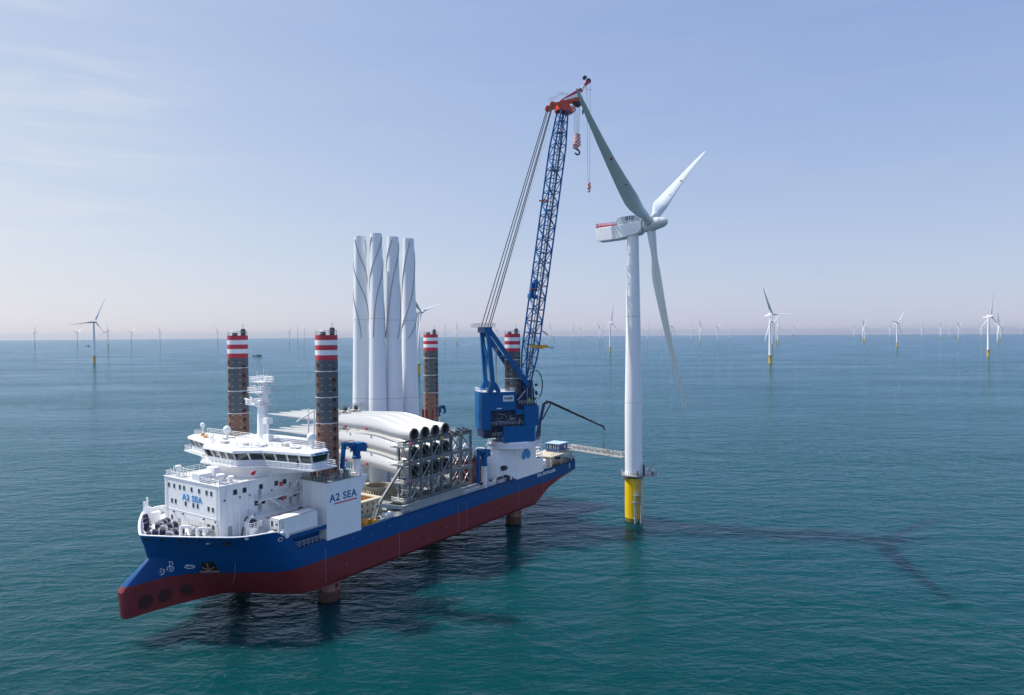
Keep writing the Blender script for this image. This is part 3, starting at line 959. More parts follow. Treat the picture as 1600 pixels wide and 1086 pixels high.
for (z, v, L, a) in ((43.0, -2.8, 3.2, 0.5), (45.6, -2.3, 2.4, 1.2), (42.7, -4.6, 1.8, 0.2)):
    m = MB(WHITE)
    m.tube((MU + 0.9, v, z - 1.2), (MU + 0.9, v, z - 0.15), 0.16, 8)
    c, q = math.cos(a) * L / 2, math.sin(a) * L / 2
    m.bar((MU + 0.9 - q, v - c, z), (MU + 0.9 + q, v + c, z), 0.16, 0.28)
    m.build("radar_scanner", mast)
m = MB(WHITE)
for (dv, h) in ((-1.8, 2.4), (-0.6, 1.5), (0.5, 3.2), (1.7, 2.0)):
    m.tube((MU, dv, 46.7), (MU, dv, 46.7 + h), 0.045, 5)
m.bar((MU, -2.2, 48.0), (MU, 3.4, 48.0), 0.07)
m.sphere((MU + 1.2, 1.0, 42.3), 0.5, 12); m.tube((MU + 1.2, -0.6, 41.6), (MU + 1.2, -0.6, 42.9), 0.45, 10)
build_each(m, "mast_antenna", mast)
m = MB(GALV); m.ladder((MU - 0.2, 1.15, 34), (MU - 0.2, 1.15, 42), 0.5, (1, 0, 0)); m.build("ladder", mast)
# satellite domes and posts on the roof
for (u, v, z, r, zb) in ((77.8, -19.6, 35.9, 0.55, 33.75), (78.0, -9.6, 35.6, 0.82, 33.75), (77.2, 18.6, 36.0, 0.92, 33.75)):
    m = MB(WHITE); m.lathe([(r * 0.35, zb), (r * 0.35, z - r * 0.8)], (u, v, 0), 10)
    m.lathe([(r * 0.75, -r * 0.9), (r * 0.98, -r * 0.45), (r, 0.05 * r), (r * 0.9, r * 0.5), (r * 0.6, r * 0.85), (r * 0.25, r * 1.02), (0.01, r * 1.04)], (u, v, z), 18)
    m.build("satellite_dome", roof)
m = MB(WHITE); m.tube((76.2, 2.9, 33.75), (76.2, 2.9, 37.6), 0.28, 10); m.box(75.4, 77.0, 2.2, 3.6, 37.6, 38.9); m.box(75.6, 76.8, 1.9, 3.9, 33.7, 35.2)
m.build("instrument_post", roof)
m = MB(AMBER); m.sphere((80.6, -15.0, 34.4), 0.42, 10); m.box(80.2, 81.0, -14.2, -13.4, 33.75, 34.2); m.build("searchlight", roof)
m = MB(WHITE2)
for (u, v, w, h) in ((82.6, -3.2, 1.2, 0.5), (80.4, 6.6, 1.6, 0.35), (78.2, 11.4, 1.0, 0.7), (79.4, -8.2, 0.9, 0.4), (78.6, 15.4, 1.4, 0.35), (82.0, 3.4, 0.8, 0.5)):
    m.box(u, u + w, v, v + w * 1.3, 33.7, 33.75 + h)
for k in range(9):
    v = -17 + k * 4.1; m.tube((79.2 + 0.1 * (k % 3), v, 33.7), (79.2 + 0.1 * (k % 3), v, 35.0 + 0.4 * (k % 2)), 0.05, 5)
build_each(m, "roof_equipment", roof)

# ================================================================== JACK HOUSES
def jack_house(u0, u1, v0, v1, z1, par=ship, name="jack_house", z0=13.95):
    m = MB(WHITE)
    s = 1 if v1 > 0 else -1
    m.prism([(u0, v0), (u1, v0), (u1, v1), (u0, v1)], z0, z1)
    m.use(DECKG); m.box(u0 - 0.35, u1 + 0.1, min(v0, v1) - 0.05, max(v0, v1) + 0.12, z1, z1 + 0.14)
    return m.build(name, par)
jh = jack_house(64.7, 74.3, 10.8, 19.62, 26.0)
m = MB(WHITE)   # flared aft edge
m.hexa([(64.7, 17, 22.0), (64.7, 19.6, 22.0), (64.65, 19.6, 22.0), (64.65, 17, 22.0), (64.7, 17, 26.0), (64.7, 19.6, 26.0), (62.6, 19.6, 26.0), (62.6, 17, 26.0)])
m.build("jack_house_sponson", jh)
text_obj("company_sign", "A2 SEA", LOGOD, 2.35, jh, basis((-1, 0, 0), (0, 0, 1), (69.75, 19.64, 22.62)), bold=0.05, spacing=1.15, fit=(7.6, 1.62))
m = MB(RED); m.box(65.9, 72.3, 19.6, 19.65, 21.15, 21.42); m.build("sign_underline", jh)
m = MB(GALV)
m.rail([(74.2, 10.9, 26.1), (74.2, 19.6, 26.1), (62.8, 19.6, 26.1)], 1.1, 1.0, 0.05)
m.rail([(72.5, 13.0, 26.1), (72.5, 18.6, 26.1), (66, 18.6, 26.1), (66, 13.0, 26.1)], 1.3, 0.8, 0.05)
build_each(m, "railing", jh)
m = MB(STEEL)     # clutter of pipes and gratings around the leg on the jack house top
rnd = random.Random(3)
for k in range(46):
    a = rnd.uniform(0, 6.28); rr = rnd.uniform(2.9, 4.2)
    u, v = 70.2 + rr * math.cos(a), 16.0 + rr * math.sin(a) * 0.8
    if not (65 < u < 74 and 11 < v < 19.4): continue
    h = rnd.uniform(0.5, 1.9)
    if k % 3: m.box(u - .3, u + .3, v - .25, v + .25, 26.1, 26.1 + h)
    else: m.tube((u, v, 26.1), (u, v, 26.1 + h), 0.12, 6)
build_each(m, "jacking_gear", jh)
m = MB(WHITE)
m.ladder((74.42, 14.2, 18), (74.42, 14.2, 25.8), 0.6, (0, 1, 0), 0.05); m.tube((74.42, 12.4, 17.6), (74.42, 12.4, 26), 0.12, 6)
m.bar((74.5, 13.4, 24.0), (74.5, 15.6, 24.0), 0.1); m.box(74.35, 74.45, 15.2, 16.1, 20.0, 22.2)
m.build("ladder", jh)
jh2 = jack_house(64.7, 74.3, -10.8, -19.62, 26.0)
m = MB(GALV); m.rail([(74.2, -10.9, 26.1), (74.2, -19.5, 26.1), (64.8, -19.5, 26.1)], 1.1, 1.0, 0.05); build_each(m, "railing", jh2)
jh3 = jack_house(-5.5, 6.0, -10.6, -19.62, 26.0)
m = MB(GALV); m.rail([(5.9, -10.8, 26.1), (5.9, -19.5, 26.1), (-5.4, -19.5, 26.1)], 1.1, 1.2, 0.05); build_each(m, "railing", jh3)
m = MB(paint("dark_red_pipe", (0.16, 0.03, 0.03), 0.6))
for u, v in ((7.0, -13.5), (5.7, -13.2), (3.6, -12.6)):
    m.tube((u, v, 20), (u, v, 33.2), 0.42, 10)
build_each(m, "exhaust_pipe", jh3)

# crane pedestal around the aft port leg: octagon with flat port face, flaring up to the ring
PED = (-0.2, 16.1)
bot = [(6.6, 7.5), (10.4, 12.0), (8.4, 16.2), (3.1, 19.62), (-11.9, 19.62), (-11.9, 12.0), (-8.5, 7.5)]
ringr = 7.7
top = []
for (u, v) in bot:
    a = math.atan2(v - PED[1], u - PED[0]); top.append((PED[0] + ringr * math.cos(a), PED[1] + ringr * math.sin(a)))
m = MB(WHITE)
mid = []
for (u, v), (tu, tv) in zip(bot, top):
    mid.append((max(-7.6, tu * .95), min(19.62, PED[1] + (tv - PED[1]) * .95)))
mid[3] = (3.6, 19.62); mid[4] = (-7.6, 19.62); mid[5] = (-7.6, 12.0)
low = [(b0[0] + (c0[0] - b0[0]) * .25, b0[1] + (c0[1] - b0[1]) * .25) for b0, c0 in zip(bot, mid)]; low[3] = (3.1, 19.62); low[4] = (-7.6, 19.62); low[5] = (-7.6, 12.0)
m.frustum([(max(-7.6, u), v) for u, v in bot], 13.95, low, 19.0); m.frustum(low, 19.0, mid, 23.4)
m.box(-11.9, -7.6, 12.0, 19.62, 13.95, 18.4)
m.box(3.12, 3.2, 19.6, 19.65, 14.3, 21.6)
pedestal = m.build("crane_pedestal", ship, ang=20)
m = MB(WHITE)
m.lathe([(6.9, 23.3), (8.1, 23.5), (8.1, 23.75), (6.9, 23.9)], (PED[0], PED[1], 0), 40)
m.build("pedestal_walkway", pedestal)
m = MB(RAILW)
m.rail([(PED[0] + 8.0 * math.cos(2 * math.pi * k / 26), PED[1] + 8.0 * math.sin(2 * math.pi * k / 26), 23.75) for k in range(27)], 1.05, 1.1, 0.05)
build_each(m, "railing", pedestal)
# heart shaped emblem on the port face
m = MB(LOGO)
hc = []
for k in range(40):
    t = 2 * math.pi * k / 40
    x = 16 * math.sin(t) ** 3; y = 13 * math.cos(t) - 5 * math.cos(2 * t) - 2 * math.cos(3 * t) - math.cos(4 * t)
    hc.append((x / 16 * 2.5, -y / 16 * 2.35))          # point upwards
M = basis((-1, 0, 0), (0, 0, 1), (-2.0, 19.62, 21.0))
vs_ = [M @ Vector((x, y, 0.03)) for x, y in hc] + [M @ Vector((x, y, -0.02)) for x, y in hc]
m.add(vs_, [tuple(range(40))] + [(i, (i + 1) % 40, 40 + (i + 1) % 40, 40 + i) for i in range(40)])
m.build("heart_emblem", pedestal)
# stair tower at the aft end of the pedestal
m = MB(WHITE)
for k in range(5):
    z = 18.4 + k * 1.05
    m.box(-11.4, -8.6, 18.0, 19.5, z - 0.08, z)
    m.rail([(-11.4, 19.4, z), (-8.6, 19.4, z)], 0.9, 0.9, 0.04, mid=False)
for u, v in ((-11.4, 19.45), (-8.6, 19.45), (-11.4, 18.0), (-8.6, 18.0)):
    m.tube((u, v, 18.4), (u, v, 23.6), 0.09, 6)
m.build("stair_tower", pedestal)

# ================================================================== LEGS
def make_leg(u, v, zr=38.2):
    bands = []
    z = 57.0
    for k in range(5):
        bands.append((z - 1.07, z, RED if k % 2 == 0 else WHITE)); z -= 1.07
    bands += [(zr, z, LEGGREY), (2.2, zr, RUST), (-12, 2.2, WETRUST)]
    m = MB()
    r = 2.36; n = 40
    for z0, z1, mt in bands:
        m.use(mt)
        segs = max(1, int((z1 - z0) / 6))
        for s in range(segs):
            a, b_ = z0 + (z1 - z0) * s / segs, z0 + (z1 - z0) * (s + 1) / segs
            m.add([(r * math.cos(2 * math.pi * i / n), r * math.sin(2 * math.pi * i / n), zz) for zz in (a, b_) for i in range(n)],
                  [(i, (i + 1) % n, n + (i + 1) % n, n + i) for i in range(n)])
    m.use(DARK); m.add([(r * math.cos(2 * math.pi * i / n), r * math.sin(2 * math.pi * i / n), 57.0) for i in range(n)], [tuple(range(n))])
    o = m.build("jackup_leg", ship, (u, v, 0))
    # pin holes: four staggered columns; proud black discs painted in for the dark inside the holes
    h = MB(BLACK)
    for c in range(4):
        a = c * math.pi / 2
        nrm = Vector((math.cos(a), math.sin(a), 0)); tx = Vector((-math.sin(a), math.cos(a), 0))
        zz = 50.6 - (1.05 if c % 2 else 0)
        while zz > 2:
            M = basis(tx, (0, 0, 1), nrm * (r - 0.02) + Vector((0, 0, zz)))
            vs = [M @ Vector((0.36 * math.cos(2 * math.pi * i / 12), 0.42 * math.sin(2 * math.pi * i / 12), 0.035)) for i in range(12)]
            vs2 = [M @ Vector((0.36 * math.cos(2 * math.pi * i / 12), 0.42 * math.sin(2 * math.pi * i / 12), -0.1)) for i in range(12)]
            h.add(vs + vs2, [tuple(range(12))] + [(i, (i + 1) % 12, 12 + (i + 1) % 12, 12 + i) for i in range(12)])
            zz -= 2.1
    h.build("pin_hole_rows", o, smooth=False)
    h = MB(paint("rust_halo", (0.19, 0.075, 0.05), 0.8, 0.3, 1.2))
    rr_ = random.Random(int(u * 7 + v))
    for c in range(4):
        a = c * math.pi / 2
        nrm = Vector((math.cos(a), math.sin(a), 0)); tx = Vector((-math.sin(a), math.cos(a), 0))
        zz = 50.6 - (1.05 if c % 2 else 0)
        while zz > 2:
            M = basis(tx, (0, 0, 1), nrm * (r - 0.02) + Vector((0, 0, zz)))
            k = rr_.uniform(.8, 1.25); dl = rr_.uniform(.2, 1.1)
            if rr_.random() < .8:
                pts_ = [(.52 * k * math.cos(2 * math.pi * i / 12), .56 * k * math.sin(2 * math.pi * i / 12)) for i in range(12)]
                pts_ = [(x * (1 if y > -.3 else .55), y - (dl if y < -.3 else 0)) for x, y in pts_]
                vs = [M @ Vector((x, y, 0.030)) for x, y in pts_]; vs2 = [M @ Vector((x, y, -0.15)) for x, y in pts_]
                h.add(vs + vs2, [tuple(range(12))] + [(i, (i + 1) % 12, 12 + (i + 1) % 12, 12 + i) for i in range(12)])
            zz -= 2.1
    ho_ = h.build("rust_streaks", o, smooth=False)
    g = MB(WHITE)
    for zz in (49.3, 43.75, zr):
        g.lathe([(r - 0.05, zz - 0.07), (r + 0.035, zz - 0.07), (r + 0.035, zz + 0.07), (r - 0.05, zz + 0.07)], n=40)
    for c in (0.42, 1.15):                     # painted height marks
        for k in range(16):
            zz = 50.6 - k * 1.4
            M = basis((-math.sin(c), math.cos(c), 0), (0, 0, 1), (r * math.cos(c), r * math.sin(c), zz))
            g.add([M @ Vector((x, y, 0.03)) for x, y in ((-.22, -.035), (.22, -.035), (.22, .035), (-.22, .035))], [(0, 1, 2, 3)])
    build_each(g, "height_marking", o, tol=0.0)
    t = MB(DARK)
    t.tube((-1.1, 0.6, 57), (-1.1, 0.6, 57.9), 0.55, 12); t.tube((-1.1, 0.6, 57.9), (-1.1, 0.6, 58.6), 0.7, 12, 0.45); t.tube((-1.1, 0.6, 58.6), (-1.1, 0.6, 59.8), 0.05, 5)
    t.box(-0.4, 0.5, -1.4, -0.6, 57, 57.7)
    t.build("obstruction_light", o)
    t = MB(GALV); t.rail([(2.2 * math.cos(k * math.pi / 6), 2.2 * math.sin(k * math.pi / 6), 57) for k in range(13)], 1.0, 1.2, 0.035); t.build("railing", o)
    return o
make_leg(71.0, 16.25); make_leg(71.0, -15.5, 38.4); make_leg(0.0, 16.25, 36.0); make_leg(0.0, -16.1, 38.0)
# ================================================================== FOREDECK MACHINERY (parts of the vessel)
def winch(u, v, rz, s=1.0):
    m = MB(WHITE2)
    m.box(-1.3, 1.3, -0.9, 0.9, 0, 0.25)
    for x in (-1.15, 0.0, 1.15): m.box(x - 0.1, x + 0.1, -0.7, 0.7, 0.25, 1.45)
    m.use(DARK); m.box(1.25, 1.95, -0.45, 0.45, 0.3, 1.2)
    o = m.build("mooring_winch", ship, (u, v, 17.42), (0, 0, rz))
    o.scale = (s, s, s)
    m = MB(NAVY)
    for a, b_ in ((-1.05, -0.1), (0.1, 1.05)):
        m.tube((a, 0, 0.95), (b_, 0, 0.95), 0.62, 14)
    m.build("rope_drum", o)
    m = MB(GALV)
    for x in (-1.05, -0.1, 0.1, 1.05): m.tube((x - 0.04, 0, 0.95), (x + 0.04, 0, 0.95), 0.8, 16)
    m.build("drum_flange", o)
for a in ((97.4, 2.8, 0.3, 1.25), (95.6, -2.4, 0.2, 1.2), (98.7, -0.6, -0.6, 1.15), (95.4, 6.6, 0.9, 1.2), (94.6, -6.6, 0.5, 1.1), (94.6, 10.4, 1.1, 1.1)): winch(*a)
m = MB(WHITE)
for (u, v, h) in ((97.8, 5.4, 2.9), (96.6, 6.8, 2.9), (96.6, 9.0, 2.8), (95.4, 9.9, 2.8)):
    m.bar((u, v, 17.42), (u, v, 17.42 + h), 0.5, 0.4)
m.bar((97.8, 5.4, 20.3), (96.6, 6.8, 20.3), 0.4); m.bar((96.6, 9.0, 20.2), (95.4, 9.9, 20.2), 0.4)
build_each(m, "chain_stopper_frame", ship)
m = MB(BLACK)
rnd = random.Random(5)
for (u, v) in ((100.4, 2.2), (99.4, -3.4), (98.4, -5.4), (96.8, -8.6), (95.2, -11.6), (93.6, -14.4), (91.6, -16.2), (97.6, 7.6), (94.0, 14.2)):
    for q in (-0.4, 0.4): m.tube((u + q * 0.6, v + q, 17.42), (u + q * 0.6, v + q, 18.25), 0.24, 10)
    m.box(u - 0.6, u + 0.6, v - 0.75, v + 0.75, 17.42, 17.52)
build_each(m, "mooring_bollard", ship)
m = MB(GALV)
for k in range(60):
    u = rnd.uniform(93.2, 99.4); v = rnd.uniform(-8, 11) * (101.5 - u) / 8.5
    if abs(v) > (102 - u) * 1.5 or not -17 < v < 15: continue
    h = rnd.uniform(0.25, 1.0)
    if k % 2: m.box(u - .25, u + .25, v - .35, v + .35, 17.42, 17.42 + h)
    else: m.tube((u, v, 17.42), (u, v, 17.42 + h), 0.16, 7)
m.rail([(96.2, -5.2, 17.5), (96.2, 1.2, 17.5)], 1.1, 1.0, 0.05)
m.rail([(94.4, 2.5, 19.6), (94.4, 8.8, 19.6)], 1.1, 1.0, 0.05)
m.box(93.4, 94.5, 2.5, 8.8, 19.45, 19.6)
m.rail([(98.4, 3.0, 17.5), (97.6, 8.4, 17.5)], 1.1, 1.0, 0.05)
build_each(m, "deck_fittings", ship)
m = MB(NAVY)
for (u, v) in ((94.6, -13.6), (93.4, -15.4), (96.2, -10.6), (97.8, -7.2)):
    m.tube((u, v, 17.42), (u, v, 18.9), 0.5, 10); m.sphere((u, v, 18.9), 0.5, 10)
build_each(m, "covered_vent", ship)
m = MB(WHITE)
m.tube((93.8, -14.5, 17.42), (93.8, -14.5, 22.6), 0.22, 8); m.box(93.3, 94.3, -15.2, -13.8, 17.42, 20.6); m.rail([(93.3, -15.2, 20.6), (94.3, -15.2, 20.6), (94.3, -13.8, 20.6)], 1.0, 0.7, 0.05)
m.box(92.6, 94.2, -12.4, -11.4, 17.42, 19.8)
m.build("foredeck_mast", ship)
# rescue station with curved davit on the port foredeck
m = MB(DARK)
arc = [(89.4 - 1.5 * math.sin(a) * 0.3, 12.4 + 2.6 * (1 - math.cos(a)) * 0.5, 17.42 + 4.0 * math.sin(a)) for a in [k * 0.16 for k in range(11)]]
for q in (0, 1.6):
    m.path([(u - q, v, z) for u, v, z in arc], 0.16, 7)
m.use(WHITE)
m.path([(u - 0.8, v + 0.5, z) for u, v, z in arc], 0.34, 8)
m.tube((88.2, 14.4, 17.42), (88.2, 14.4, 19.4), 0.9, 14)
m.rail([(87.0, 15.6, 19.4), (89.6, 15.6, 19.4), (89.6, 13.2, 19.4), (87.0, 13.2, 19.4), (87.0, 15.6, 19.4)], 1.1, 0.9, 0.06)
m.use(GALV); m.tube((88.6, 16.2, 17.9), (87.6, 16.2, 17.9), 0.7, 14)
m.use(DARK); m.tube((88.7, 16.2, 17.9), (87.5, 16.2, 17.9), 0.45, 12)
davit = m.build("rescue_davit", ship)
m = MB(NAVY); m.sphere((88.2, 14.4, 20.2), 0.75, 14); m.build("davit_dome", davit)
m = MB(WHITE); m.tube((89.3, 11.6, 17.4), (89.3, 11.6, 24.4), 0.06, 5); m.tube((89.3, 11.2, 23.6), (89.3, 12.0, 24.0), 0.05, 5); m.build("signal_post", ship)
m = MB(WHITE2)
for (u, v, w, h) in ((86.6, 14.6, 1.4, 1.2), (86.9, 16.6, 1.2, 0.9), (86.2, 17.6, 1.0, 1.3), (90.6, 15.8, 1.0, 0.7)):
    m.box(u, u + w, v, v + w * 0.8, 17.42, 17.42 + h)
m.tube((87.6, 13.0, 17.42), (87.6, 13.0, 20.4), 0.5, 12)
build_each(m, "deck_locker", ship)
m = MB(WHITE)   # white roller hanging at the end of the bulwark
m.tube((84.2, 19.35, 17.6), (85.4, 19.6, 18.7), 0.42, 12); m.sphere((84.2, 19.4, 17.4), 0.5, 12); m.box(83.9, 85.9, 18.6, 19.4, 17.35, 18.2)
m.build("roller_fairlead", ship)
m = MB(DARK); m.box(85.9, 86.2, 17.6, 18.6, 18.0, 18.9); m.build("gauge_board", ship)

# ================================================================== WHITE CONTAINER
cont = thing("shipping_container", "long white refrigerated container standing beside the port bulwark in front of the A2 SEA wall", "container", W(80.9, 17.6, 17.42), SHIP_RZ)
CONTW = paint("container_white", (0.87, 0.87, 0.86), 0.5, 0.06, 0.5, streak=0.08, streak_col=(0.5, 0.4, 0.3))
m = MB(CONTW)
L2, Wd, Ht = 4.75, 1.55, 3.5
m.box(-L2 + .06, L2 - .06, -Wd + .06, Wd - .06, 0.12, Ht - .06)
for k in range(24):   # pressed side ribs
    x = -L2 + 0.4 + k * (2 * L2 - 0.8) / 23
    m.box(x - 0.1, x + 0.1, Wd - 0.07, Wd - 0.03, 0.3, Ht - 0.25)
m.build("body", cont)
m = MB(GALV)
for x in (-L2, L2 - .14):
    for y in (-Wd, Wd - .14): m.box(x, x + .14, y, y + .14, 0.14, Ht - .14)
for y in (-Wd, Wd - .12):
    m.box(-L2 + .14, L2 - .14, y, y + .12, 0, 0.2); m.box(-L2 + .14, L2 - .14, y, y + .12, Ht - .12, Ht)
for x in (-L2, L2 - .12):
    m.box(x, x + .12, -Wd, Wd, 0.0, 0.14); m.box(x, x + .12, -Wd, Wd, Ht - .14, Ht + .0)
m.build("frame", cont)
m = MB(CONTW); m.box(L2 - .05, L2 + .04, -Wd + .16, -.03, .2, Ht - .2); m.box(L2 - .05, L2 + .04, .03, Wd - .16, .2, Ht - .2); m.build("door", cont)
m = MB(GALV)
for y in (-1.0, -0.45, 0.45, 1.0): m.tube((L2 + .08, y, .2), (L2 + .08, y, Ht - .2), 0.035, 6)
m.use(DARK); m.box(L2 + .03, L2 + .07, -1.0, -0.3, 1.9, 2.9); m.box(L2 + .03, L2 + .07, 0.5, 0.9, 2.2, 2.6)
m.build("lock_bar", cont)
text_obj("side_lettering", "0 1 2 4 1 2", paint("faded_orange", (0.62, 0.22, 0.08), 0.6), 0.46, cont, basis((0, 0, -1), (-1, 0, 0), (L2 - 0.75, Wd + 0.0, 1.9)), bold=0.02)

# ================================================================== DECK CLUTTER / FIXED GEAR
m = MB(CREAM)      # cream grillage box aft of the jack house, open at the top
for (a, b_, c, dd) in ((50.5, 62.0, 11.4, 11.8), (50.5, 62.0, 2.0, 2.4)):
    m.box(a, b_, c, dd, 13.95, 17.2)
m.box(50.5, 50.9, 2.4, 11.4, 13.95, 17.2); m.box(61.6, 62.0, 2.4, 11.4, 13.95, 17.2)
m.box(50.3, 62.2, 10.7, 12.1, 17.2, 17.45); m.box(50.3, 62.2, 1.7, 3.1, 17.2, 17.45); m.box(50.3, 51.7, 3.1, 10.7, 17.2, 17.45); m.box(60.8, 62.2, 3.1, 10.7, 17.2, 17.45)
m.use(paint("brown_hole", (0.16, 0.07, 0.03), 0.8))
for k in range(6):
    for z in (14.7, 16.2): m.box(51.6 + k * 1.75, 52.05 + k * 1.75, 11.78, 11.83, z, z + 0.65)
m.use(AMBER); m.box(51, 61.5, 2.5, 11.3, 13.95, 15.0)
m.use(RED)
rnd = random.Random(8)
for k in range(14):
    u, v = rnd.uniform(51.5, 61), rnd.uniform(3, 11); m.box(u, u + rnd.uniform(.4, 1.2), v, v + rnd.uniform(.3, .8), 15, 15 + rnd.uniform(.5, 2.0))
m.build("deck_grillage", ship)
def round_grillage(u, v, r, z0, z1, k=40):
    m = MB(CREAM)
    m.lathe([(r * 0.62, z0), (r * 0.62, z1), (r * 0.70, z1 + .02), (r * 0.70, z0)], (u, v, 0), 36)
    m.lathe([(r * 0.96, z0), (r * 0.96, z0 + .5), (r, z0 + .5), (r, z0)], (u, v, 0), 36)
    for i in range(k):
        a = 2 * math.pi * i / k; c, q = math.cos(a), math.sin(a)
        m.add([(u + r * .69 * c, v + r * .69 * q, z1), (u + r * .98 * c, v + r * .98 * q, z0 + .5), (u + r * .98 * c, v + r * .98 * q, z0), (u + r * .69 * c, v + r * .69 * q, z0)],
              [(0, 1, 2, 3)])
        m.bar((u + r * .69 * c, v + r * .69 * q, z1), (u + r * .98 * c, v + r * .98 * q, z0 + .5), 0.22, 0.1)
    m.build("tower_grillage", ship)
round_grillage(39.0, -1.0, 5.2, 13.95, 16.6)
m = MB(STEEL)
rnd = random.Random(21)
for k in range(70):   # low pallets, hoses, lashing gear over the working deck
    u, v = rnd.uniform(14, 62), rnd.uniform(-14, 18.6)
    if 50 < u < 62.5 and 1.5 < v < 12.3: continue
    s = rnd.uniform(0.3, 1.1); m.box(u, u + s * 1.6, v, v + s, 13.95, 13.95 + rnd.uniform(.2, .9))
build_each(m, "deck_gear", ship)
m = MB(AMBER)
for u, v in ((61.6, 17.0), (60.3, 16.2), (59.2, 17.4)): m.box(u, u + 1.1, v, v + 1.4, 13.95, 14.9); m.tube((u, v, 14.9), (u + 1.2, v + .9, 15.3), 0.25, 7)
build_each(m, "lashing_gear", ship)
m = MB(WHITE)
for u, v, r in ((55.6, 17.9, .62), (54.4, 18.1, .55), (53.4, 17.6, .5)):
    m.tube((u, v - .7, 14.8), (u, v + .7, 14.8), r, 12)
build_each(m, "white_drum", ship)
m = MB(GALV)
m.rail([(58, 19.35, 14.3), (48, 19.35, 14.3)], 1.0, 1.4, 0.06)
m.rail([(-12.5, 19.35, 14.8), (-32.2, 19.35, 14.8), (-32.2, 0, 14.8)], 1.0, 1.4, 0.06)
build_each(m, "railing", ship)
m = MB(RAILW)
m.rail([(28, 19.38, 14.3), (8.5, 19.38, 14.3)], 1.05, 1.0, 0.075)
build_each(m, "railing", ship)
# gear on the port side between rack and pedestal
rnd = random.Random(11)
m = MB(WHITE)
for k in range(26):
    u, v = rnd.uniform(3.8, 17.5), rnd.uniform(14.8, 18.6)
    s = rnd.uniform(.35, .8)
    if k % 2: m.tube((u, v, 13.95), (u, v, 13.95 + s * 2.2), s * .55, 10)
    else: m.box(u, u + s, v, v + s, 13.95, 13.95 + s * 2.0)
build_each(m, "deck_tank", ship)
m = MB(DARK)
for k in range(22):
    u, v = rnd.uniform(3.5, 17), rnd.uniform(14.4, 18.9)
    s = rnd.uniform(.25, .7); m.box(u, u + s * 1.4, v, v + s, 13.95, 13.95 + s * 2.6)
m.tube((4.6, 17.2, 17.6), (7.4, 17.6, 17.8), 0.75, 12); m.tube((8.8, 18.3, 15.2), (10.4, 18.3, 15.2), 0.6, 10)
build_each(m, "hydraulic_unit", ship)
m = MB(paint("dull_red", (0.30, 0.035, 0.035), .6, .2, .5, streak=.3)); m.box(9.5, 16.5, 5.0, 12.5, 13.95, 20.2); m.box(9.3, 16.7, 4.8, 12.7, 20.2, 20.4); m.build("red_deck_frame", ship)
m = MB(GALV)
for k in range(8):
    u = 9.6 + k * 0.95; m.bar((u, 12.75, 14), (u, 12.75, 20.2), 0.16)
m.bar((9.5, 12.8, 17), (16.5, 12.8, 17), 0.16)
m.build("guard_frame", ship)

# ================================================================== SPARE ROTOR HUBS beside the pedestal
for i, (u, v, z, rz, lab) in enumerate(((13.6, 9.0, 20.4, 0.4, "larger white rotor hub with rusty top patch on a red frame beside the crane pedestal"),
                                   (8.4, 10.2, 18.6, -0.6, "smaller white rotor hub tucked against the crane pedestal behind the blue deck crane"))):
    t = thing("rotor_hub", lab, "rotor hub", W(u, v, z if i == 0 else 13.95), SHIP_RZ + rz, "rotor hubs waiting on deck")
    zo = 0 if i == 0 else z - 13.95
    m = MB(WHITE)
    m.lathe([(1.4, 0), (2.0, 0.4), (2.35, 1.6), (2.3, 2.8), (1.9, 3.9), (1.1, 4.6), (0.05, 4.85)], (0, 0, zo), 26, sx=1.15)
    m.build("shell", t)
    m = MB(GALV)
    for k in range(3):
        a = k * 2.094 + 0.5; c, q = math.cos(a), math.sin(a)
        m.tube((1.9 * c, 1.9 * q, zo + 1.9), (2.75 * c, 2.75 * q, zo + 1.9), 1.15, 18)
    build_each(m, "blade_flange", t)
    if i == 0:
        m = MB(AMBER); m.tube((0.5, 0.6, zo + 4.35), (0.55, 0.7, zo + 4.75), 0.45, 12); m.build("hatch", t)
    else:
        m = MB(STEEL); m.lathe([(2.3, 0), (2.3, .4), (1.5, zo - .3), (1.6, zo + .05)], (0, 0, 0), 16); m.build("stand", t)

# ================================================================== STORED BLADES AND RACKS
def section(chord_lo, chord_hi, thick, round_, n=28):
    """closed loop (thickness along x, chord along z); round_=1 circle, 0 airfoil with sharp upper edge"""
    pts = []
    h = chord_hi - chord_lo; c = (chord_hi + chord_lo) / 2
    for i in range(n):
        a = 2 * math.pi * i / n
        zc = math.sin(a); xc = math.cos(a)
        # airfoil: thickness fades towards the upper (trailing) edge
        f = 1.0 if zc < -0.2 else 1.0 - (zc + 0.2) / 1.2
        xa = xc * (0.25 + 0.75 * f) if zc > -0.2 else xc
        if zc > -0.2: xa = (1 if xc >= 0 else -1) * abs(xc) ** 0.9 * (0.10 + 0.90 * f ** 0.75)
        x = xa * (1 - round_) + xc * round_
        pts.append((x * thick / 2, c + zc * h / 2))
    return pts

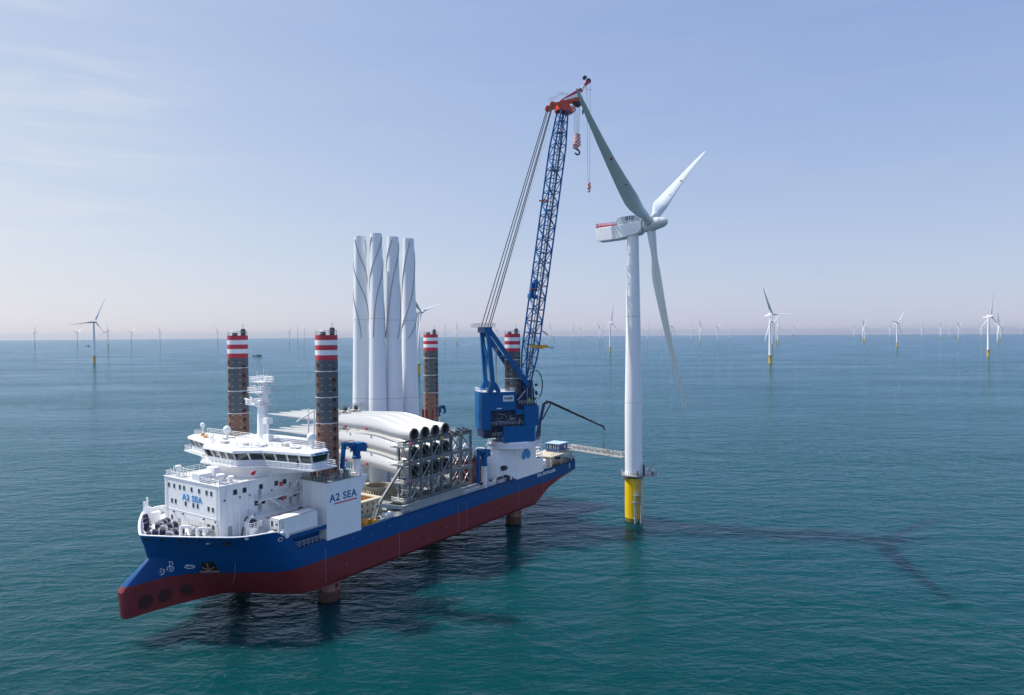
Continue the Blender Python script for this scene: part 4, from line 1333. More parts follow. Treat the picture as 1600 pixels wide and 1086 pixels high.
# (distance from root, lower edge, upper edge, thickness, roundness)
ST = [(0, -1.55, 1.55, 3.1, 1), (1.5, -1.55, 1.55, 3.1, 1), (4, -1.5, 1.75, 2.95, .9), (7, -1.25, 2.3, 2.5, .6), (10.5, -.8, 3.0, 2.0, .3), (14, -.4, 3.4, 1.6, .12), (16, -.25, 3.5, 1.45, .05),
      (18.5, -.15, 3.45, 1.3, 0), (24, .05, 3.2, 1.05, 0), (32, .4, 2.85, .8, 0), (40, .75, 2.5, .6, 0), (48, 1.05, 2.2, .4, 0), (54, 1.25, 1.95, .26, 0), (57, 1.4, 1.78, .16, 0), (58, 1.5, 1.62, .06, 0)]
m = MB(BLADEW)
m.loft([[(x, -s, z) for x, z in section(lo, hi, th, rd)] for s, lo, hi, th, rd in ST], cap0=False)
shell_me = m.mesh("blade_shell", ang=40)
m = MB(paint("root_ring_grey", (0.09, 0.10, 0.10), 0.6))
m.add([(r * math.cos(2 * math.pi * i / 32), y, r * math.sin(2 * math.pi * i / 32)) for r, y in ((1.56, 0.06), (1.56, -0.25), (1.22, -0.9), (1.22, 0.06)) for i in range(32)],
      [(q * 32 + i, q * 32 + (i + 1) % 32, ((q + 1) % 4) * 32 + (i + 1) % 32, ((q + 1) % 4) * 32 + i) for q in range(4) for i in range(32)])
m.use(BLACK); m.tube((0, -0.88, 0), (0, -0.95, 0), 1.23, 32)
ring_me = m.mesh("root_ring")
m = MB(RED); m.tube((-0.9, -16, .25), (0.9, -16, .25), 0.3, 12); m.tube((-0.75, -24, .4), (0.75, -24, .4), 0.28, 12)
plug_me = m.mesh("lifting_plug")
rows_z = (32.3, 27.75, 23.2)
rows_n = ("top", "middle", "bottom")
cols_u = (44.4, 40.4, 36.45, 32.5)
colw = ("nearest the white bridge", "second from the white bridge", "third from the white bridge", "farthest from the white bridge")
for r_, z in enumerate(rows_z):
    for c_, u in enumerate(cols_u):
        t = thing("turbine_blade", "white turbine blade lying in the %s row, %s" % (rows_n[r_], colw[c_]), "turbine blade", W(u, 17.0, z), SHIP_RZ, "turbine blades stacked across the deck")
        link("blade_shell", shell_me, t); link("root_ring", ring_me, t)
        if c_ == 0: link("lifting_plug", plug_me, t)

rack = thing("blade_rack", "grey steel lattice rack holding the dark round blade root ends along the near rail", "rack", W(34, 16, 13.95), SHIP_RZ)
def RL(u, v, z): return (u - 34, v - 16, z - 13.95)
posts_u = (46.4, 42.4, 38.45, 34.5, 30.5, 26.4, 22.2)
zl = (16.0, 20.4, 25.1, 29.75)
m = MB(STEEL)
for u in posts_u:
    for v in (17.3, 13.6):
        m.bar(RL(u, v, 16.0), RL(u, v, 30.4), 0.5, 0.5)
m.build("post", rack)
m = MB(STEEL)
for z in zl:
    for v in (17.3, 13.6):
        m.bar(RL(46.7, v, z + .28), RL(21.9, v, z + .28), 0.34, 0.5)
    for u in posts_u:
        m.bar(RL(u, 17.2, z + .3), RL(u, 13.7, z + .3), 0.3, 0.4)
for u in cols_u + (28.4, 24.3):
    for z in zl[1:]:
        m.box(*[a for p in zip(RL(u - 1.2, 16.2, z + .5), RL(u + 1.2, 17.2, z + .95)) for a in p])
m.build("cross_beam", rack)
m = MB(GALV)
for i in range(6):
    a, b_ = posts_u[i], posts_u[i + 1]
    for k in range(3):
        z0, z1 = zl[k] + .5, zl[k + 1]
        if (i + k) % 2 == 0 or i > 3: m.tube(RL(a - .2, 17.3, z0), RL(b_ + .2, 17.3, z1), 0.13, 6)
        m.use(STEEL)
        m.bar(RL(a - .2, 17.45, z1), RL(b_ + .2, 17.45, z0), 0.2, 0.15); m.bar(RL(a - .2, 13.6, z0), RL(b_ + .2, 13.6, z1), 0.2)
        m.use(GALV)
for u in posts_u:
    for k in range(3): m.bar(RL(u, 17.2, zl[k] + .5), RL(u, 13.7, zl[k + 1]), 0.2)
m.build("brace", rack)
m = MB(paint("light_grey_beam", (0.32, 0.36, 0.36), 0.5, 0.1, 0.5, streak=0.2))
for v in (18.3, 13.4):
    m.box(*[a for p in zip(RL(20.8, v - .5, 14.0), RL(50.5, v + .5, 14.18)) for a in p])
    m.box(*[a for p in zip(RL(20.8, v - .1, 14.18), RL(50.5, v + .1, 15.82)) for a in p])
    m.box(*[a for p in zip(RL(20.8, v - .5, 15.82), RL(50.5, v + .5, 16.0)) for a in p])
m.bar(RL(50.3, 18.3, 15.6), RL(56.4, 16.6, 17.2), 0.7, 0.8); m.bar(RL(50.3, 13.4, 15.6), RL(56.4, 16.2, 17.2), 0.5, 0.6)
m.build("base_beam", rack)
m = MB(STEEL)
m.bar(RL(48.3, 17.0, 25.6), RL(56.2, 16.6, 17.6), 0.55); m.bar(RL(56.0, 16.6, 17.8), RL(58.6, 17.4, 13.95), 0.55); m.bar(RL(56.4, 16.4, 17.4), RL(57.5, 16.0, 13.95), 0.9)
m.build("strut", rack)
m = MB(STEEL)
for k in range(4):
    z = 16.2 + k * 4.45
    m.box(*[a for p in zip(RL(46.8, 13.6, z), RL(49.4, 18.0, z + .12)) for a in p])
m.build("access_platform", rack)
m = MB(GALV)
for k in range(4):
    z = 16.32 + k * 4.45
    m.rail([RL(46.9, 17.9, z), RL(49.3, 17.9, z), RL(49.3, 13.7, z)], 1.1, .9, .05)
m.ladder(RL(48.0, 17.6, 16.3), RL(47.8, 17.6, 29.7), 0.6, (1, 0, 0), 0.06, .45); m.ladder(RL(48.9, 15.6, 16.3), RL(48.9, 15.6, 29.7), 0.6, (0, 1, 0), 0.06, .45)
for z in (20.4, 25.1):
    m.rail([RL(46.4, 18.1, z), RL(22.2, 18.1, z)], 1.1, 2.0, .05)
build_each(m, "access_ladder", rack)
m = MB(RED)
for z in (21.2, 25.9, 30.2): m.box(*[a for p in zip(RL(45.6, 17.55, z - .3), RL(46.9, 17.85, z + .25)) for a in p])
build_each(m, "lashing_box", rack)
m = MB(AMBER)
for u, z in ((34.9, 25.4), (34.6, 20.8), (34.6, 30.1)): m.box(*[a for p in zip(RL(u - .8, 17.55, z - .3), RL(u + .6, 17.6, z + .3)) for a in p])
build_each(m, "warning_plate", rack)
m = MB(DARK)
for u in (28.4, 24.3, 22.4):
    m.box(*[a for p in zip(RL(u - .9, 14.6, 30.4), RL(u + .9, 17.2, 30.75)) for a in p]); m.tube(RL(u, 17, 30.7), RL(u + .8, 15, 31.5), .2, 6)
build_each(m, "empty_cradle", rack)

tip = thing("blade_tip_rack", "white tubular frame clamping the blade tips on the far side behind the bridge", "rack", W(38, -18.5, 13.95), SHIP_RZ)
def TL(u, v, z): return (u - 38, v + 18.5, z - 13.95)
m = MB(WHITE)
tz = (16, 24.6, 29.2, 33.7, 37.6)
for u in (47.4, 42.4, 38.4, 34.5, 30.0):
    for v in (-16.6, -19.0): m.tube(TL(u, v, 14), TL(u, v, 36.9 if u > 46 else 35.4), 0.2, 8)
for z in tz[1:4]:
    for v in (-16.6, -19.0): m.tube(TL(47.4, v, z - 1.3), TL(30, v, z - 1.3), 0.2, 8)
m.tube(TL(47.4, -16.6, 36.6), TL(47.4, -24, 33.0), 0.22, 8); m.tube(TL(47.4, -16.6, 28), TL(47.4, -8, 22), 0.22, 8)
m.build("post", tip)
m = MB(GALV)
for i, (a, b_) in enumerate(((47.4, 42.4), (42.4, 38.4), (38.4, 34.5), (34.5, 30.0))):
    for k in range(3): m.tube(TL(a, -16.6, tz[k + 1] - 1.3), TL(b_, -16.6, tz[k + 2] - 1.3), 0.12, 6)
m.rail([TL(47.4, -15.6, 36.0), TL(30.2, -15.6, 36.0)], 1.3, 1.3, 0.07)
m.build("brace", tip)
m = MB(paint("cream_clamp", (0.62, 0.57, 0.46), 0.7))
for z in rows_z:
    for u in cols_u: m.box(*[a for p in zip(TL(u - .75, -18.6, z - .1), TL(u + .75, -17.0, z + 3.05)) for a in p])
build_each(m, "blade_clamp", tip)
m = MB(DARK)
for u in cols_u:
    m.box(*[a for p in zip(TL(u - .5, -17.0, 35.5), TL(u + .4, -16.2, 36.6)) for a in p]); m.tube(TL(u, -16.4, 35.3), TL(u + .7, -15.8, 37.2), .1, 6)
build_each(m, "clamp_winch", tip)

# ================================================================== STANDING TOWERS
tw = [(28.7, -18.1, 85.8, 1.9, 0.4, "leftmost of the four white stored towers, half hidden by the tower on its right"),
      (28.0, -12.1, 86.2, 4.1, 1.0, "second of the four stored towers from the left, standing in front and reaching highest"),
      (23.2, -10.2, 85.6, 2.7, 1.0, "third of the four stored towers from the left, set back between two others"),
      (17.8, -9.0, 85.6, 5.2, 1.0, "rightmost of the four stored towers, next to the striped leg beside the crane")]
for i, (u, v, zt, ph, sg, lab) in enumerate(tw):
    t = thing("turbine_tower", lab, "tower", W(u, v, 13.95), SHIP_RZ, "white towers stored upright on deck")
    h = zt - 13.95
    rb, rt = 2.62, 1.62
    prof = [(rb + .15, 0), (rb + .15, .3), (rb, .32)]
    for k in range(1, 25):
        z = h * k / 24
        f = max(0, (z - h * .30) / (h * .70))
        prof.append((rb + (rt - rb) * f ** 1.05, z))
    m = MB(TOWERW); m.lathe(prof, n=40)
    m.build("tower_shell", t, ang=25)
    m = MB(GALV)
    for z in (h * .34, h * .66): 
        f = max(0, (z - h * .3) / (h * .7)); r = rb + (rt - rb) * f ** 1.05
        m.lathe([(r - .02, z - .05), (r + .025, z - .05), (r + .025, z + .05), (r - .02, z + .05)], n=40)
    m.build("flange_seam", t)
    m = MB(paint("strake_rope", (0.36, 0.355, 0.34), 0.8))
    hand = -1 if i == 0 else 1
    for s in range(3):      # helical vortex strakes wound round the upper part
        prev = None
        for k in range(73):
            f = k / 72
            z = h * (0.985 - 0.40 * f)
            fr = max(0, (z - h * .3) / (h * .7)); r = rb + (rt - rb) * fr ** 1.05 + .06
            a = ph + s * 2.094 + hand * (-f) * 2 * math.pi * 1.0 * (0.8 + .25 * math.sin(3 * f + i))
            p = (r * math.cos(a), r * math.sin(a), z)
            if prev: m.tube(prev, p, 0.14, 5, caps=False)
            prev = p
    build_each(m, "strake_rope", t, tol=0.0)
    m = MB(CREAM); m.lathe([(3.6, 0), (3.4, .12), (2.8, .35), (2.8, 0)], n=30)
    m.build("base_ring", t)
# ================================================================== MAIN CRANE (slews round the aft port leg)
AZ = R(18)
CRZ = 23.9
crane = thing("pedestal_crane", "tall blue lattice boom crane slewing around the aft port leg with red and white jib", "crane", W(0, 16.25, CRZ), AZ)
def C(x, y, z): return (x, y, z - CRZ)
m = MB(WHITE); m.lathe([(6.6, 0), (6.6, 1.0), (6.2, 1.3)], n=40); m.build("slew_ring", crane)
m = MB(C_BLUE)
m.prism([(-4.6, -5.6), (4.9, -5.6), (6.0, -3.5), (6.0, 3.5), (4.9, 5.6), (-4.6, 5.6)], 1.3, 6.0)
m.build("lower_frame", crane)
def tail(x0, x1, yy, ch=1.3):
    return [(x0 + ch, -yy), (x1, -yy), (x1, yy), (x0 + ch * 0.2, yy), (x0, yy - ch), (x0, -yy + ch * .4)]
m = MB(C_BLUE)
m.prism(tail(-10.8, -0.5, 4.0, .5), 34.5 - CRZ, 39.9 - CRZ)
m.prism(tail(-10.8, -8.1, 4.0, .5), 29.0 - CRZ, 34.5 - CRZ)
m.box(-10.9, -10.8, -3.4, 3.4, 32.0 - CRZ, 33.8 - CRZ)
house_o = m.build("winch_house", crane, ang=20)
m = MB(WHITE); m.box(-10.6, -0.6, -3.9, 3.9, 39.9 - CRZ, 40.0 - CRZ); m.rail([C(-0.6, -3.9, 40), C(-10.6, -3.9, 40), C(-10.6, 3.9, 40)], 1.0, 1.2, .06); m.box(-6.2, -4.8, -4.04, -4.0, 35.0 - CRZ, 35.25 - CRZ)
build_each(m, "railing", house_o)
m = MB(paint("sign_pale", (0.62, 0.70, 0.78), 0.5)); m.box(-4.3, -1.0, -4.07, -4.0, 37.1 - CRZ, 38.9 - CRZ); sgn = m.build("name_board", house_o)
text_obj("board_lettering", "HL500", DARK, 0.95, sgn, basis((1, 0, 0), (0, 0, 1), (-2.65, -4.09, 38.0 - CRZ)), bold=0.03)
m = MB(D_BLUE)
m.box(-8.1, 3.8, -3.0, 3.0, 26.5 - CRZ, 34.5 - CRZ); m.box(-0.5, 4.6, -3.2, -2.5, 34 - CRZ, 38.5 - CRZ); m.box(-0.5, 4.6, 2.5, 3.2, 34 - CRZ, 38.5 - CRZ)
m.box(-10.2, -6.0, -3.6, 3.6, 26.5 - CRZ, 29.0 - CRZ)
m.build("machinery_bay", crane)
m = MB(C_BLUE); m.box(2.0, 6.5, -5.0, -2.4, 29.7 - CRZ, 35.6 - CRZ); m.box(-0.6, 3.6, -4.6, -3.0, 33.2 - CRZ, 34.6 - CRZ); m.build("operator_cabin", crane)
rnd = random.Random(31)
m = MB(GALV)
for k in range(34):
    x = rnd.uniform(-7.6, 3.4); z = rnd.uniform(27, 34); L = rnd.uniform(.5, 2.6)
    if k % 3: m.tube(C(x, -3.25, z), C(min(3.6, x + L), -3.25 - rnd.uniform(0, .8), z + rnd.uniform(-.3, .3)), .09, 6)
    else: m.tube(C(x, -3.4, z - L), C(x, -3.4, z), .11, 6)
m.rail([C(-7.8, -4.2, 30.2), C(1.8, -4.2, 30.2)], 1.0, 1.3, .06); m.rail([C(-7.8, -4.2, 27.0), C(-4.8, -4.2, 27.0)], 1.0, 1.0, .06)
build_each(m, "pipework", crane)
m = MB(DARK)
for k in range(40):
    x = rnd.uniform(-7.4, 3.0); z = rnd.uniform(26.8, 33.6); s = rnd.uniform(.3, 1.0)
    m.box(x, x + s * 1.3, -3.2 - rnd.uniform(.1, .9), -3.0, z - CRZ, z + s - CRZ)
for k in range(16):
    x = rnd.uniform(-10, -6.5); m.box(x, x + .6, -4.1, -3.5, 26.6 - CRZ, 26.6 + rnd.uniform(.8, 2.4) - CRZ)
m.box(-7.8, 3.8, -4.4, -3.0, 29.9 - CRZ, 30.1 - CRZ)
build_each(m, "winch_gear", crane)
# boom foot area
m = MB(D_BLUE)
for s in (-1, 1):
    m.hexa([C(1.8, 2.3 * s, 36), C(6.0, 2.3 * s, 36), C(6.0, 3.1 * s, 36), C(1.8, 3.1 * s, 36), C(2.8, 2.3 * s, 43), C(5.4, 2.3 * s, 43), C(5.4, 3.1 * s, 43), C(2.8, 3.1 * s, 43)])
m.box(1.0, 6.4, -3.8, 3.8, 35.6 - CRZ, 36.2 - CRZ)
for k in range(26):
    x = rnd.uniform(.6, 6.2); z = rnd.uniform(36.2, 41.5); y = rnd.uniform(-4.0, -3.0); s = rnd.uniform(.3, .9)
    m.box(x, x + s, y, y + s * .6, z - CRZ, z + s - CRZ)
m.build("boom_pivot", crane)
m = MB(GALV)
m.rail([C(0.6, -4.0, 36.2), C(6.2, -4.0, 36.2)], 1.0, 1.0, .06); m.tube(C(0.2, -4.2, 37.4), C(2.6, -4.2, 40.2), .16, 7)
m.tube(C(3.2, -4.2, 36), C(3.2, -4.2, 41), .08, 5); m.tube(C(4.8, -4.0, 36), C(4.8, -4.0, 43.5), .08, 5)
build_each(m, "service_platform", crane)
# A-frame
m = MB(C_BLUE)
for s in (-1, 1):
    m.bar(C(-7.3, 4.0 * s, 41.0), C(-8.6, 3.3 * s, 58.4), 1.25, 1.15)
    m.bar(C(-8.0, 3.3 * s, 58.0), C(3.6, 4.0 * s, 41.6), 1.15, 1.2)
    m.bar(C(-8.4, 4.0 * s, 39.9), C(-7.3, 4.0 * s, 43.0), 1.6, 1.5); m.bar(C(-5.6, 4.0 * s, 39.9), C(-7.0, 4.0 * s, 42.5), 1.0, 1.2)
m.bar(C(-8.6, -4.0, 58.2), C(-8.6, 4.0, 58.2), 2.2, 1.5)
m.bar(C(-8.3, -3.4, 55.6), C(-7.5, 3.8, 44.0), 0.5); m.bar(C(-8.3, 3.4, 55.6), C(-7.5, -3.8, 44.0), 0.5)
m.bar(C(-2.6, -3.6, 50.3), C(-2.6, 3.6, 50.3), 0.6)
af = m.build("a_frame", crane, smooth=False)
m = MB(GALV)
m.box(-11.6, -6.6, -4.4, 4.4, 58.95 - CRZ, 59.05 - CRZ); m.rail([C(-6.7, -4.4, 59), C(-11.6, -4.4, 59), C(-11.6, 4.4, 59), C(-6.7, 4.4, 59), C(-6.7, -4.4, 59)], 1.1, 1.2, .05)
m.build("top_platform", af)
m = MB(GALV); m.ladder(C(-5.0, 0.5, 40), C(-5.0, 0.5, 52), 0.7, (0, 1, 0), .09, .7); m.rail([C(-5.4, 0, 51.8), C(-4.4, 0, 51.8)], 1.0, .5, .06); m.build("ladder_tower", crane)
# lattice boom
m = MB(C_BLUE)
FOOT = Vector(C(4.3, 0, 43.0)); TIP = Vector(C(16.6, 0, 125.0))
ax = (TIP - FOOT).normalized(); BL = (TIP - FOOT).length
sx = Vector((ax.z, 0, -ax.x)); sy = Vector((0, 1, 0))
def boom_half(f):
    w = 1.75; h = 2.5
    if f < .10: k = .45 + .55 * f / .10; return w * k, h * (.8 + .2 * k)
    if f > .86: k = 1 - (f - .86) / .14; return w * (.62 + .38 * k), h * (.72 + .28 * k)
    return w, h
NB = 23
def bp(i, a, b_):
    f = i / NB; w, h = boom_half(f)
    return FOOT + ax * BL * f + sx * w * a + sy * h * b_
cor = ((-1, -1), (1, -1), (1, 1), (-1, 1))
for a, b_ in cor:
    for i in range(NB): m.tube(bp(i, a, b_), bp(i + 1, a, b_), 0.27, 8, caps=False)
for i in range(NB + 1):
    for q in range(4):
        c0, c1 = cor[q], cor[(q + 1) % 4]
        m.tube(bp(i, *c0), bp(i, *c1), 0.13, 6, caps=False)
        if i < NB:
            if (i + q) % 2: c0, c1 = c1, c0
            m.tube(bp(i, *c0), bp(i + 1, *c1), 0.14, 6, caps=False)
boom = m.build("lattice_boom", crane)
m = MB(DARK)
m.path([FOOT + ax * BL * (k / 12) + sx * .3 + sy * 0.5 for k in range(13)], 0.14, 5); m.path([FOOT + ax * BL * (k / 12) + sx * .9 - sy * 0.6 for k in range(13)], 0.11, 5)
m.build("hoist_rope_lead", boom)
m = MB(GALV)
for f0, f1 in ((.04, .96),):
    m.ladder(FOOT + ax * BL * f0 + sx * 1.2 + sy * 1.4, FOOT + ax * BL * f1 + sx * .9 + sy * 1.2, .6, sy, .05, .8)
for f in (.12, .30, .47, .63, .78, .92):
    p = FOOT + ax * BL * f
    m.box(p.x - 1.4, p.x + 1.4, -1.0, 1.6, p.z - .06, p.z + .06)
m.build("boom_walkway", boom)
m = MB(C_BLUE)
for f, o, s in ((.325, -2.4, (1.1, 1.6, 4.6)), (.345, -1.6, (1.2, 2.0, 3.2)), (.305, -2.0, (2.4, 2.2, 1.0))):
    p = FOOT + ax * BL * f + sx * o - sy * 1.0
    m.hexa([p + sx * s[0] * a * .5 + sy * s[1] * b_ * .5 + ax * s[2] * c * .5 for c in (-1, 1) for a, b_ in ((-1, -1), (1, -1), (1, 1), (-1, 1))])
build_each(m, "trolley_winch", boom)
m = MB(ORANGE)
for f, y in ((.33, -2.4), (.655, -2.6), (.66, 1.0)):
    p = FOOT + ax * BL * f + sx * -2.1 + sy * y; m.bar(p - sx * 1.2, p + sx * .6, .35)
build_each(m, "boom_marker", boom)
m = MB(AMBER); p = FOOT + ax * BL * .125
m.bar(p + sx * -1.2 - sy * 2.6, p + sx * 3.0 - sy * 2.8, .55, .8); m.bar(p + sx * 2.0 - sy * 2.9 + ax * .3, p + sx * 4.2 - sy * 2.9 + ax * .5, 0.9, .9)
m.use(GALV); m.bar(p + sx * 3.9 - sy * 2.8 + ax * .3, p + sx * 6.3 - sy * 3.0 + ax * .4, .6, .5); m.tube(p + sx * 6.2 - sy * 3 + ax * .3, p + sx * 6.0 - sy * 3 + ax * 3.6, .05, 5); m.path([p + sx * 1.9 - sy * 2.5 + ax * 5.2, p + sx * 4.2 - sy * 2.5 + ax * 4.2, p + sx * 6.1 - sy * 3 + ax * 3.4], .04, 4)
m.use(DARK); m.bar(p + sx * 2.2 - sy * 2.5 + ax * 5.0, p + sx * 4.0 - sy * 2.5 + ax * 3.8, .7, .12)
m.build("tugger_arm", boom)
m = MB(BLACK)
m.path([C(6.3 + 2.2 * math.sin(t), -2.8, 45.8 - 4.2 + 4.4 * math.cos(t)) for t in [k * .26 for k in range(11)]], .16, 6)
m.build("hose_loop", crane)
# boom head
m = MB(ORANGE)
prof = [(14.4, 126.6), (15.2, 127.7), (16.6, 127.9), (18.2, 126.7), (19.0, 125.4), (19.2, 124.2), (17.9, 124.6), (14.9, 124.9)]
k = len(prof)
for y0, y1 in ((-1.9, -1.2), (1.2, 1.9)):
    m.add([C(x, y0, z) for x, z in prof] + [C(x, y1, z) for x, z in prof], [tuple(range(k)), tuple(reversed(range(k, 2 * k)))] + [(i, (i + 1) % k, k + (i + 1) % k, k + i) for i in range(k)])
m.box(14.8, 18.2, -1.2, 1.2, 125.2 - CRZ, 126.6 - CRZ)
for y in (-1.9, 1.9): m.tube(C(12.6, y - .3, 126.0), C(12.6, y + .3, 126.0), .95, 16)
m.bar(C(12.4, -2.2, 126.0), C(15.2, -2.2, 126.6), .5, .9); m.bar(C(12.4, 2.2, 126.0), C(15.2, 2.2, 126.6), .5, .9)
head = m.build("boom_head", crane, smooth=False)
m = MB(REDW); m.tube(C(19.5, -1.5, 125.6), C(19.5, 1.5, 125.6), 1.0, 18); m.build("head_sheave", head)
m = MB(GALV); m.rail([C(14.4, -2.3, 128.8), C(17.4, -2.3, 128.9)], 1.0, 1.0, .05); m.rail([C(12.2, 0, 127.4), C(15.2, 0, 128.8)], 1.0, 1.0, .05); build_each(m, "railing", head)
m = MB()
stripes = [(0, .36, ORANGE), (.36, .70, WHITE), (.70, 1.0, RED)]
def jp(t, f, y):       # jib plate: t along, f up
    x = 15.9 + (22.3 - 15.9) * t
    lo = 127.3 + 1.1 * t; hi = 128.3 + 4.1 * t ** .85
    return C(x, y, lo + (hi - lo) * f)
for a, b_, mt in stripes:
    m.use(mt)
    m.hexa([jp(0, a, -1.3), jp(1, a, -1.3), jp(1, a, 1.3), jp(0, a, 1.3), jp(0, b_, -1.3), jp(1, b_, -1.3), jp(1, b_, 1.3), jp(0, b_, 1.3)])
for q, (t0, t1) in enumerate(((0, .34), (.34, .66), (.66, 1))):
    m.use((RED, WHITE, RED)[q])
    a = Vector(C(21.6, 0, 130.6)); b_ = Vector(C(25.2, 0, 135.0))
    m.bar(a.lerp(b_, t0), a.lerp(b_, t1), 1.1 - .3 * t0, 1.2 - .4 * t0)
jib = m.build("striped_jib", crane, smooth=False)
m = MB(DARK); m.tube(C(25.3, -.4, 135.1), C(25.3, .4, 135.1), .75, 16); m.tube(C(24.0, -.3, 136.0), C(24.0, .3, 136.0), .6, 14); m.tube(C(25.0, 0, 135.6), C(24.6, 0, 137.0), .06, 5); m.tube(C(21.4, -1.2, 128.2), C(21.4, 1.2, 128.2), .95, 16); m.box(20.4, 22.4, -1.0, 1.0, 127.0 - CRZ, 128.4 - CRZ)
build_each(m, "jib_sheave", jib)
# stay ropes
for (y0, y1, dx) in ((-4.2, -2.2, 0.5), (-3.0, -1.8, .2), (1.0, 1.2, .3), (3.8, 2.2, 0)):
    m = MB(ROPE); m.tube(C(-8.7 + dx, y0, 59.0), C(12.6 + dx * .6, y1, 126.6), .145, 6); m.build("stay_rope", crane)
m = MB(GALV); m.tube(C(-7.4, -1.5, 59.0), C(14.0, -.5, 125.4), .05, 4); m.build("stay_rope", crane)
# main hook block
m = MB(ROPE)
for x, y in ((20.7, -.8), (20.7, .8), (21.4, -.8), (21.4, .8), (22.0, -.6)):
    m.tube(C(x, y, 127.6), C(21.35 + (x - 21.35) * .7, y * .7, 118.4), .055, 5)
hk = m.build("hoist_rope", crane)
m = MB(REDW)
m.hexa([C(20.6, -.8, 114.8), C(22.3, -.8, 114.8), C(22.3, .8, 114.8), C(20.6, .8, 114.8), C(20.9, -.9, 118.4), C(22.1, -.9, 118.4), C(22.1, .9, 118.4), C(20.9, .9, 118.4)])
m.hexa([C(20.1, -.5, 114.2), C(21.6, -.5, 113.6), C(21.6, .5, 113.6), C(20.1, .5, 114.2), C(20.3, -.5, 115.4), C(21.8, -.5, 115.0), C(21.8, .5, 115.0), C(20.3, .5, 115.4)])
hb = m.build("hook_block", crane)
m = MB(DARK)
m.path([C(21.5 + .75 * math.sin(t), 0, 112.9 + .75 * math.cos(t)) for t in [k * .5 for k in range(10)]], .26, 7); m.tube(C(21.5, 0, 113.4), C(21.5, 0, 114.4), .3, 8)
m.build("hook", hb)
m = MB(ROPE); m.tube(C(24.7, 0, 134.6), C(25.0, 0, 103.6), .045, 5); m.tube(C(25.9, 0, 135.0), C(25.6, 0, 103.6), .045, 5); m.bar(C(24.4, 0, 132.6), C(26.3, 0, 132.6), .07); m.build("whip_rope", crane)
m = MB(REDW); m.hexa([C(24.7, -.4, 101.9), C(25.9, -.4, 101.9), C(25.9, .4, 101.9), C(24.7, .4, 101.9), C(24.9, -.4, 103.8), C(25.7, -.4, 103.8), C(25.7, .4, 103.8), C(24.9, .4, 103.8)])
wb = m.build("whip_block", crane)
m = MB(DARK); m.path([C(25.3 + .4 * math.sin(t), 0, 101.3 + .4 * math.cos(t)) for t in [k * .55 for k in range(9)]], .14, 6); m.tube(C(25.3, 0, 101.5), C(25.3, 0, 102), .18, 6); m.build("hook", wb)
m = MB(DARK); m.tube(C(23.4, 0, 130.8), C(23.4, 0, 126.0), .03, 4); m.tube(C(23.4, 0, 126.0), C(23.4, 0, 124.8), .25, 8); m.build("limit_weight", crane)

# ================================================================== SMALL DECK CRANES
def deck_crane(u, v, zb, zp, zt, rz, label, jib_down, reach, boomlen=None):
    t = thing("deck_crane", label, "crane", W(u, v, zb), SHIP_RZ + rz, "small blue deck cranes")
    h = zp - zb; k = zt - zb
    m = MB(WHITE); m.lathe([(1.25, 0), (1.25, .25), (.95, .35), (.82, h - .3), (1.0, h)], n=18); m.build("pedestal", t)
    m = MB(C_BLUE)
    m.lathe([(1.0, h), (1.0, h + .5), (.85, h + .6), (.85, k - 1.4)], n=16)
    m.box(-1.5, .9, -1.05, 1.05, k - 1.9, k)
    m.box(-2.3, -1.3, -.95, .95, k - 2.1, k - .3)
    m.build("column", t)
    m = MB(C_BLUE)
    for s in (-.55, .55):
        m.bar((.2, s, k - .4), (reach, s, k + .2), .4, .75)
    m.tube((.3, 0, k - 2.0), (reach * .62, 0, k - .4), .2, 8)
    m.build("main_boom", t)
    m = MB(C_BLUE); m.bar((reach, 0, k + .3), (reach + .5, 0, k - jib_down), .75, .65); m.tube((reach * .8, 0, k - .4), (reach + .2, 0, k - jib_down * .45), .16, 8); m.bar((reach + .35, 0, k - jib_down + .3), (reach - .2, 0, k - jib_down - .3), .5); m.build("folding_jib", t)
    m = MB(DARK); m.box(-1.9, -1.5, -1.15, -.4, k - 1.4, k - .5); m.path([(-1.2, -1.1, k - .3), (.4, -1.0, k + .5), (reach * .7, -.9, k + .5), (reach, -.6, k - 1)], .07, 5); m.build("hydraulic_hose", t)
    return t
deck_crane(63.6, 17.2, 26.14, 29.4, 32.9, 0.05, "blue knuckle boom crane on the white A2 SEA wall block beside the rust brown leg", 5.0, 3.9)
deck_crane(14.6, 16.2, 13.95, 19.6, 24.2, 0.15, "blue knuckle boom crane on a white post between the blade rack and the crane pedestal", 8.8, 3.2)
deck_crane(-4.2, -17.0, 26.14, 29.6, 32.8, 2.6, "small blue crane on the far rail, seen above the four blade root ends", 2.0, 2.2)

# black knuckle boom crane holding the gangway
kb = thing("gangway_crane", "slim dark blue knuckle boom crane reaching out over the sea above the gangway", "crane", W(-10.6, 18.0, 23.75))
def KW(p): return Vector(p) - kb.location
m = MB(D_BLUE); b0 = W(-10.6, 18.0, 23.75)
e1 = Vector((9.9, 213.6, 35.2)); e2 = Vector((11.5, 213.8, 35.6)); tp = Vector((28.8, 215.6, 27.4))
NAV = paint("slate_blue", (0.055, 0.075, 0.15), 0.5, .1, .6)
m = MB(NAV); m.lathe([(.9, 0), (.8, 1.2)], n=14); m.bar(KW(b0 + Vector((0, 0, 1))), KW(e1), .95, .95); m.bar(KW(e1), KW(e2), .8, .8); m.bar(KW(b0 + Vector((1.0, .2, 1))), KW(b0 + Vector((1.2, .2, 6))), .5); m.build("column", kb)
m = MB(NAV); m.bar(KW(b0.lerp(e1, .55) + Vector((.5, 0, 0))), KW(e2 + Vector((.5, 0, -.7))), .4); m.tube(KW(e1 + Vector((.9, 0, .4))), KW(e1 + Vector((.9, 0, 1.0))), .3, 8); m.build("luffing_cylinder", kb)
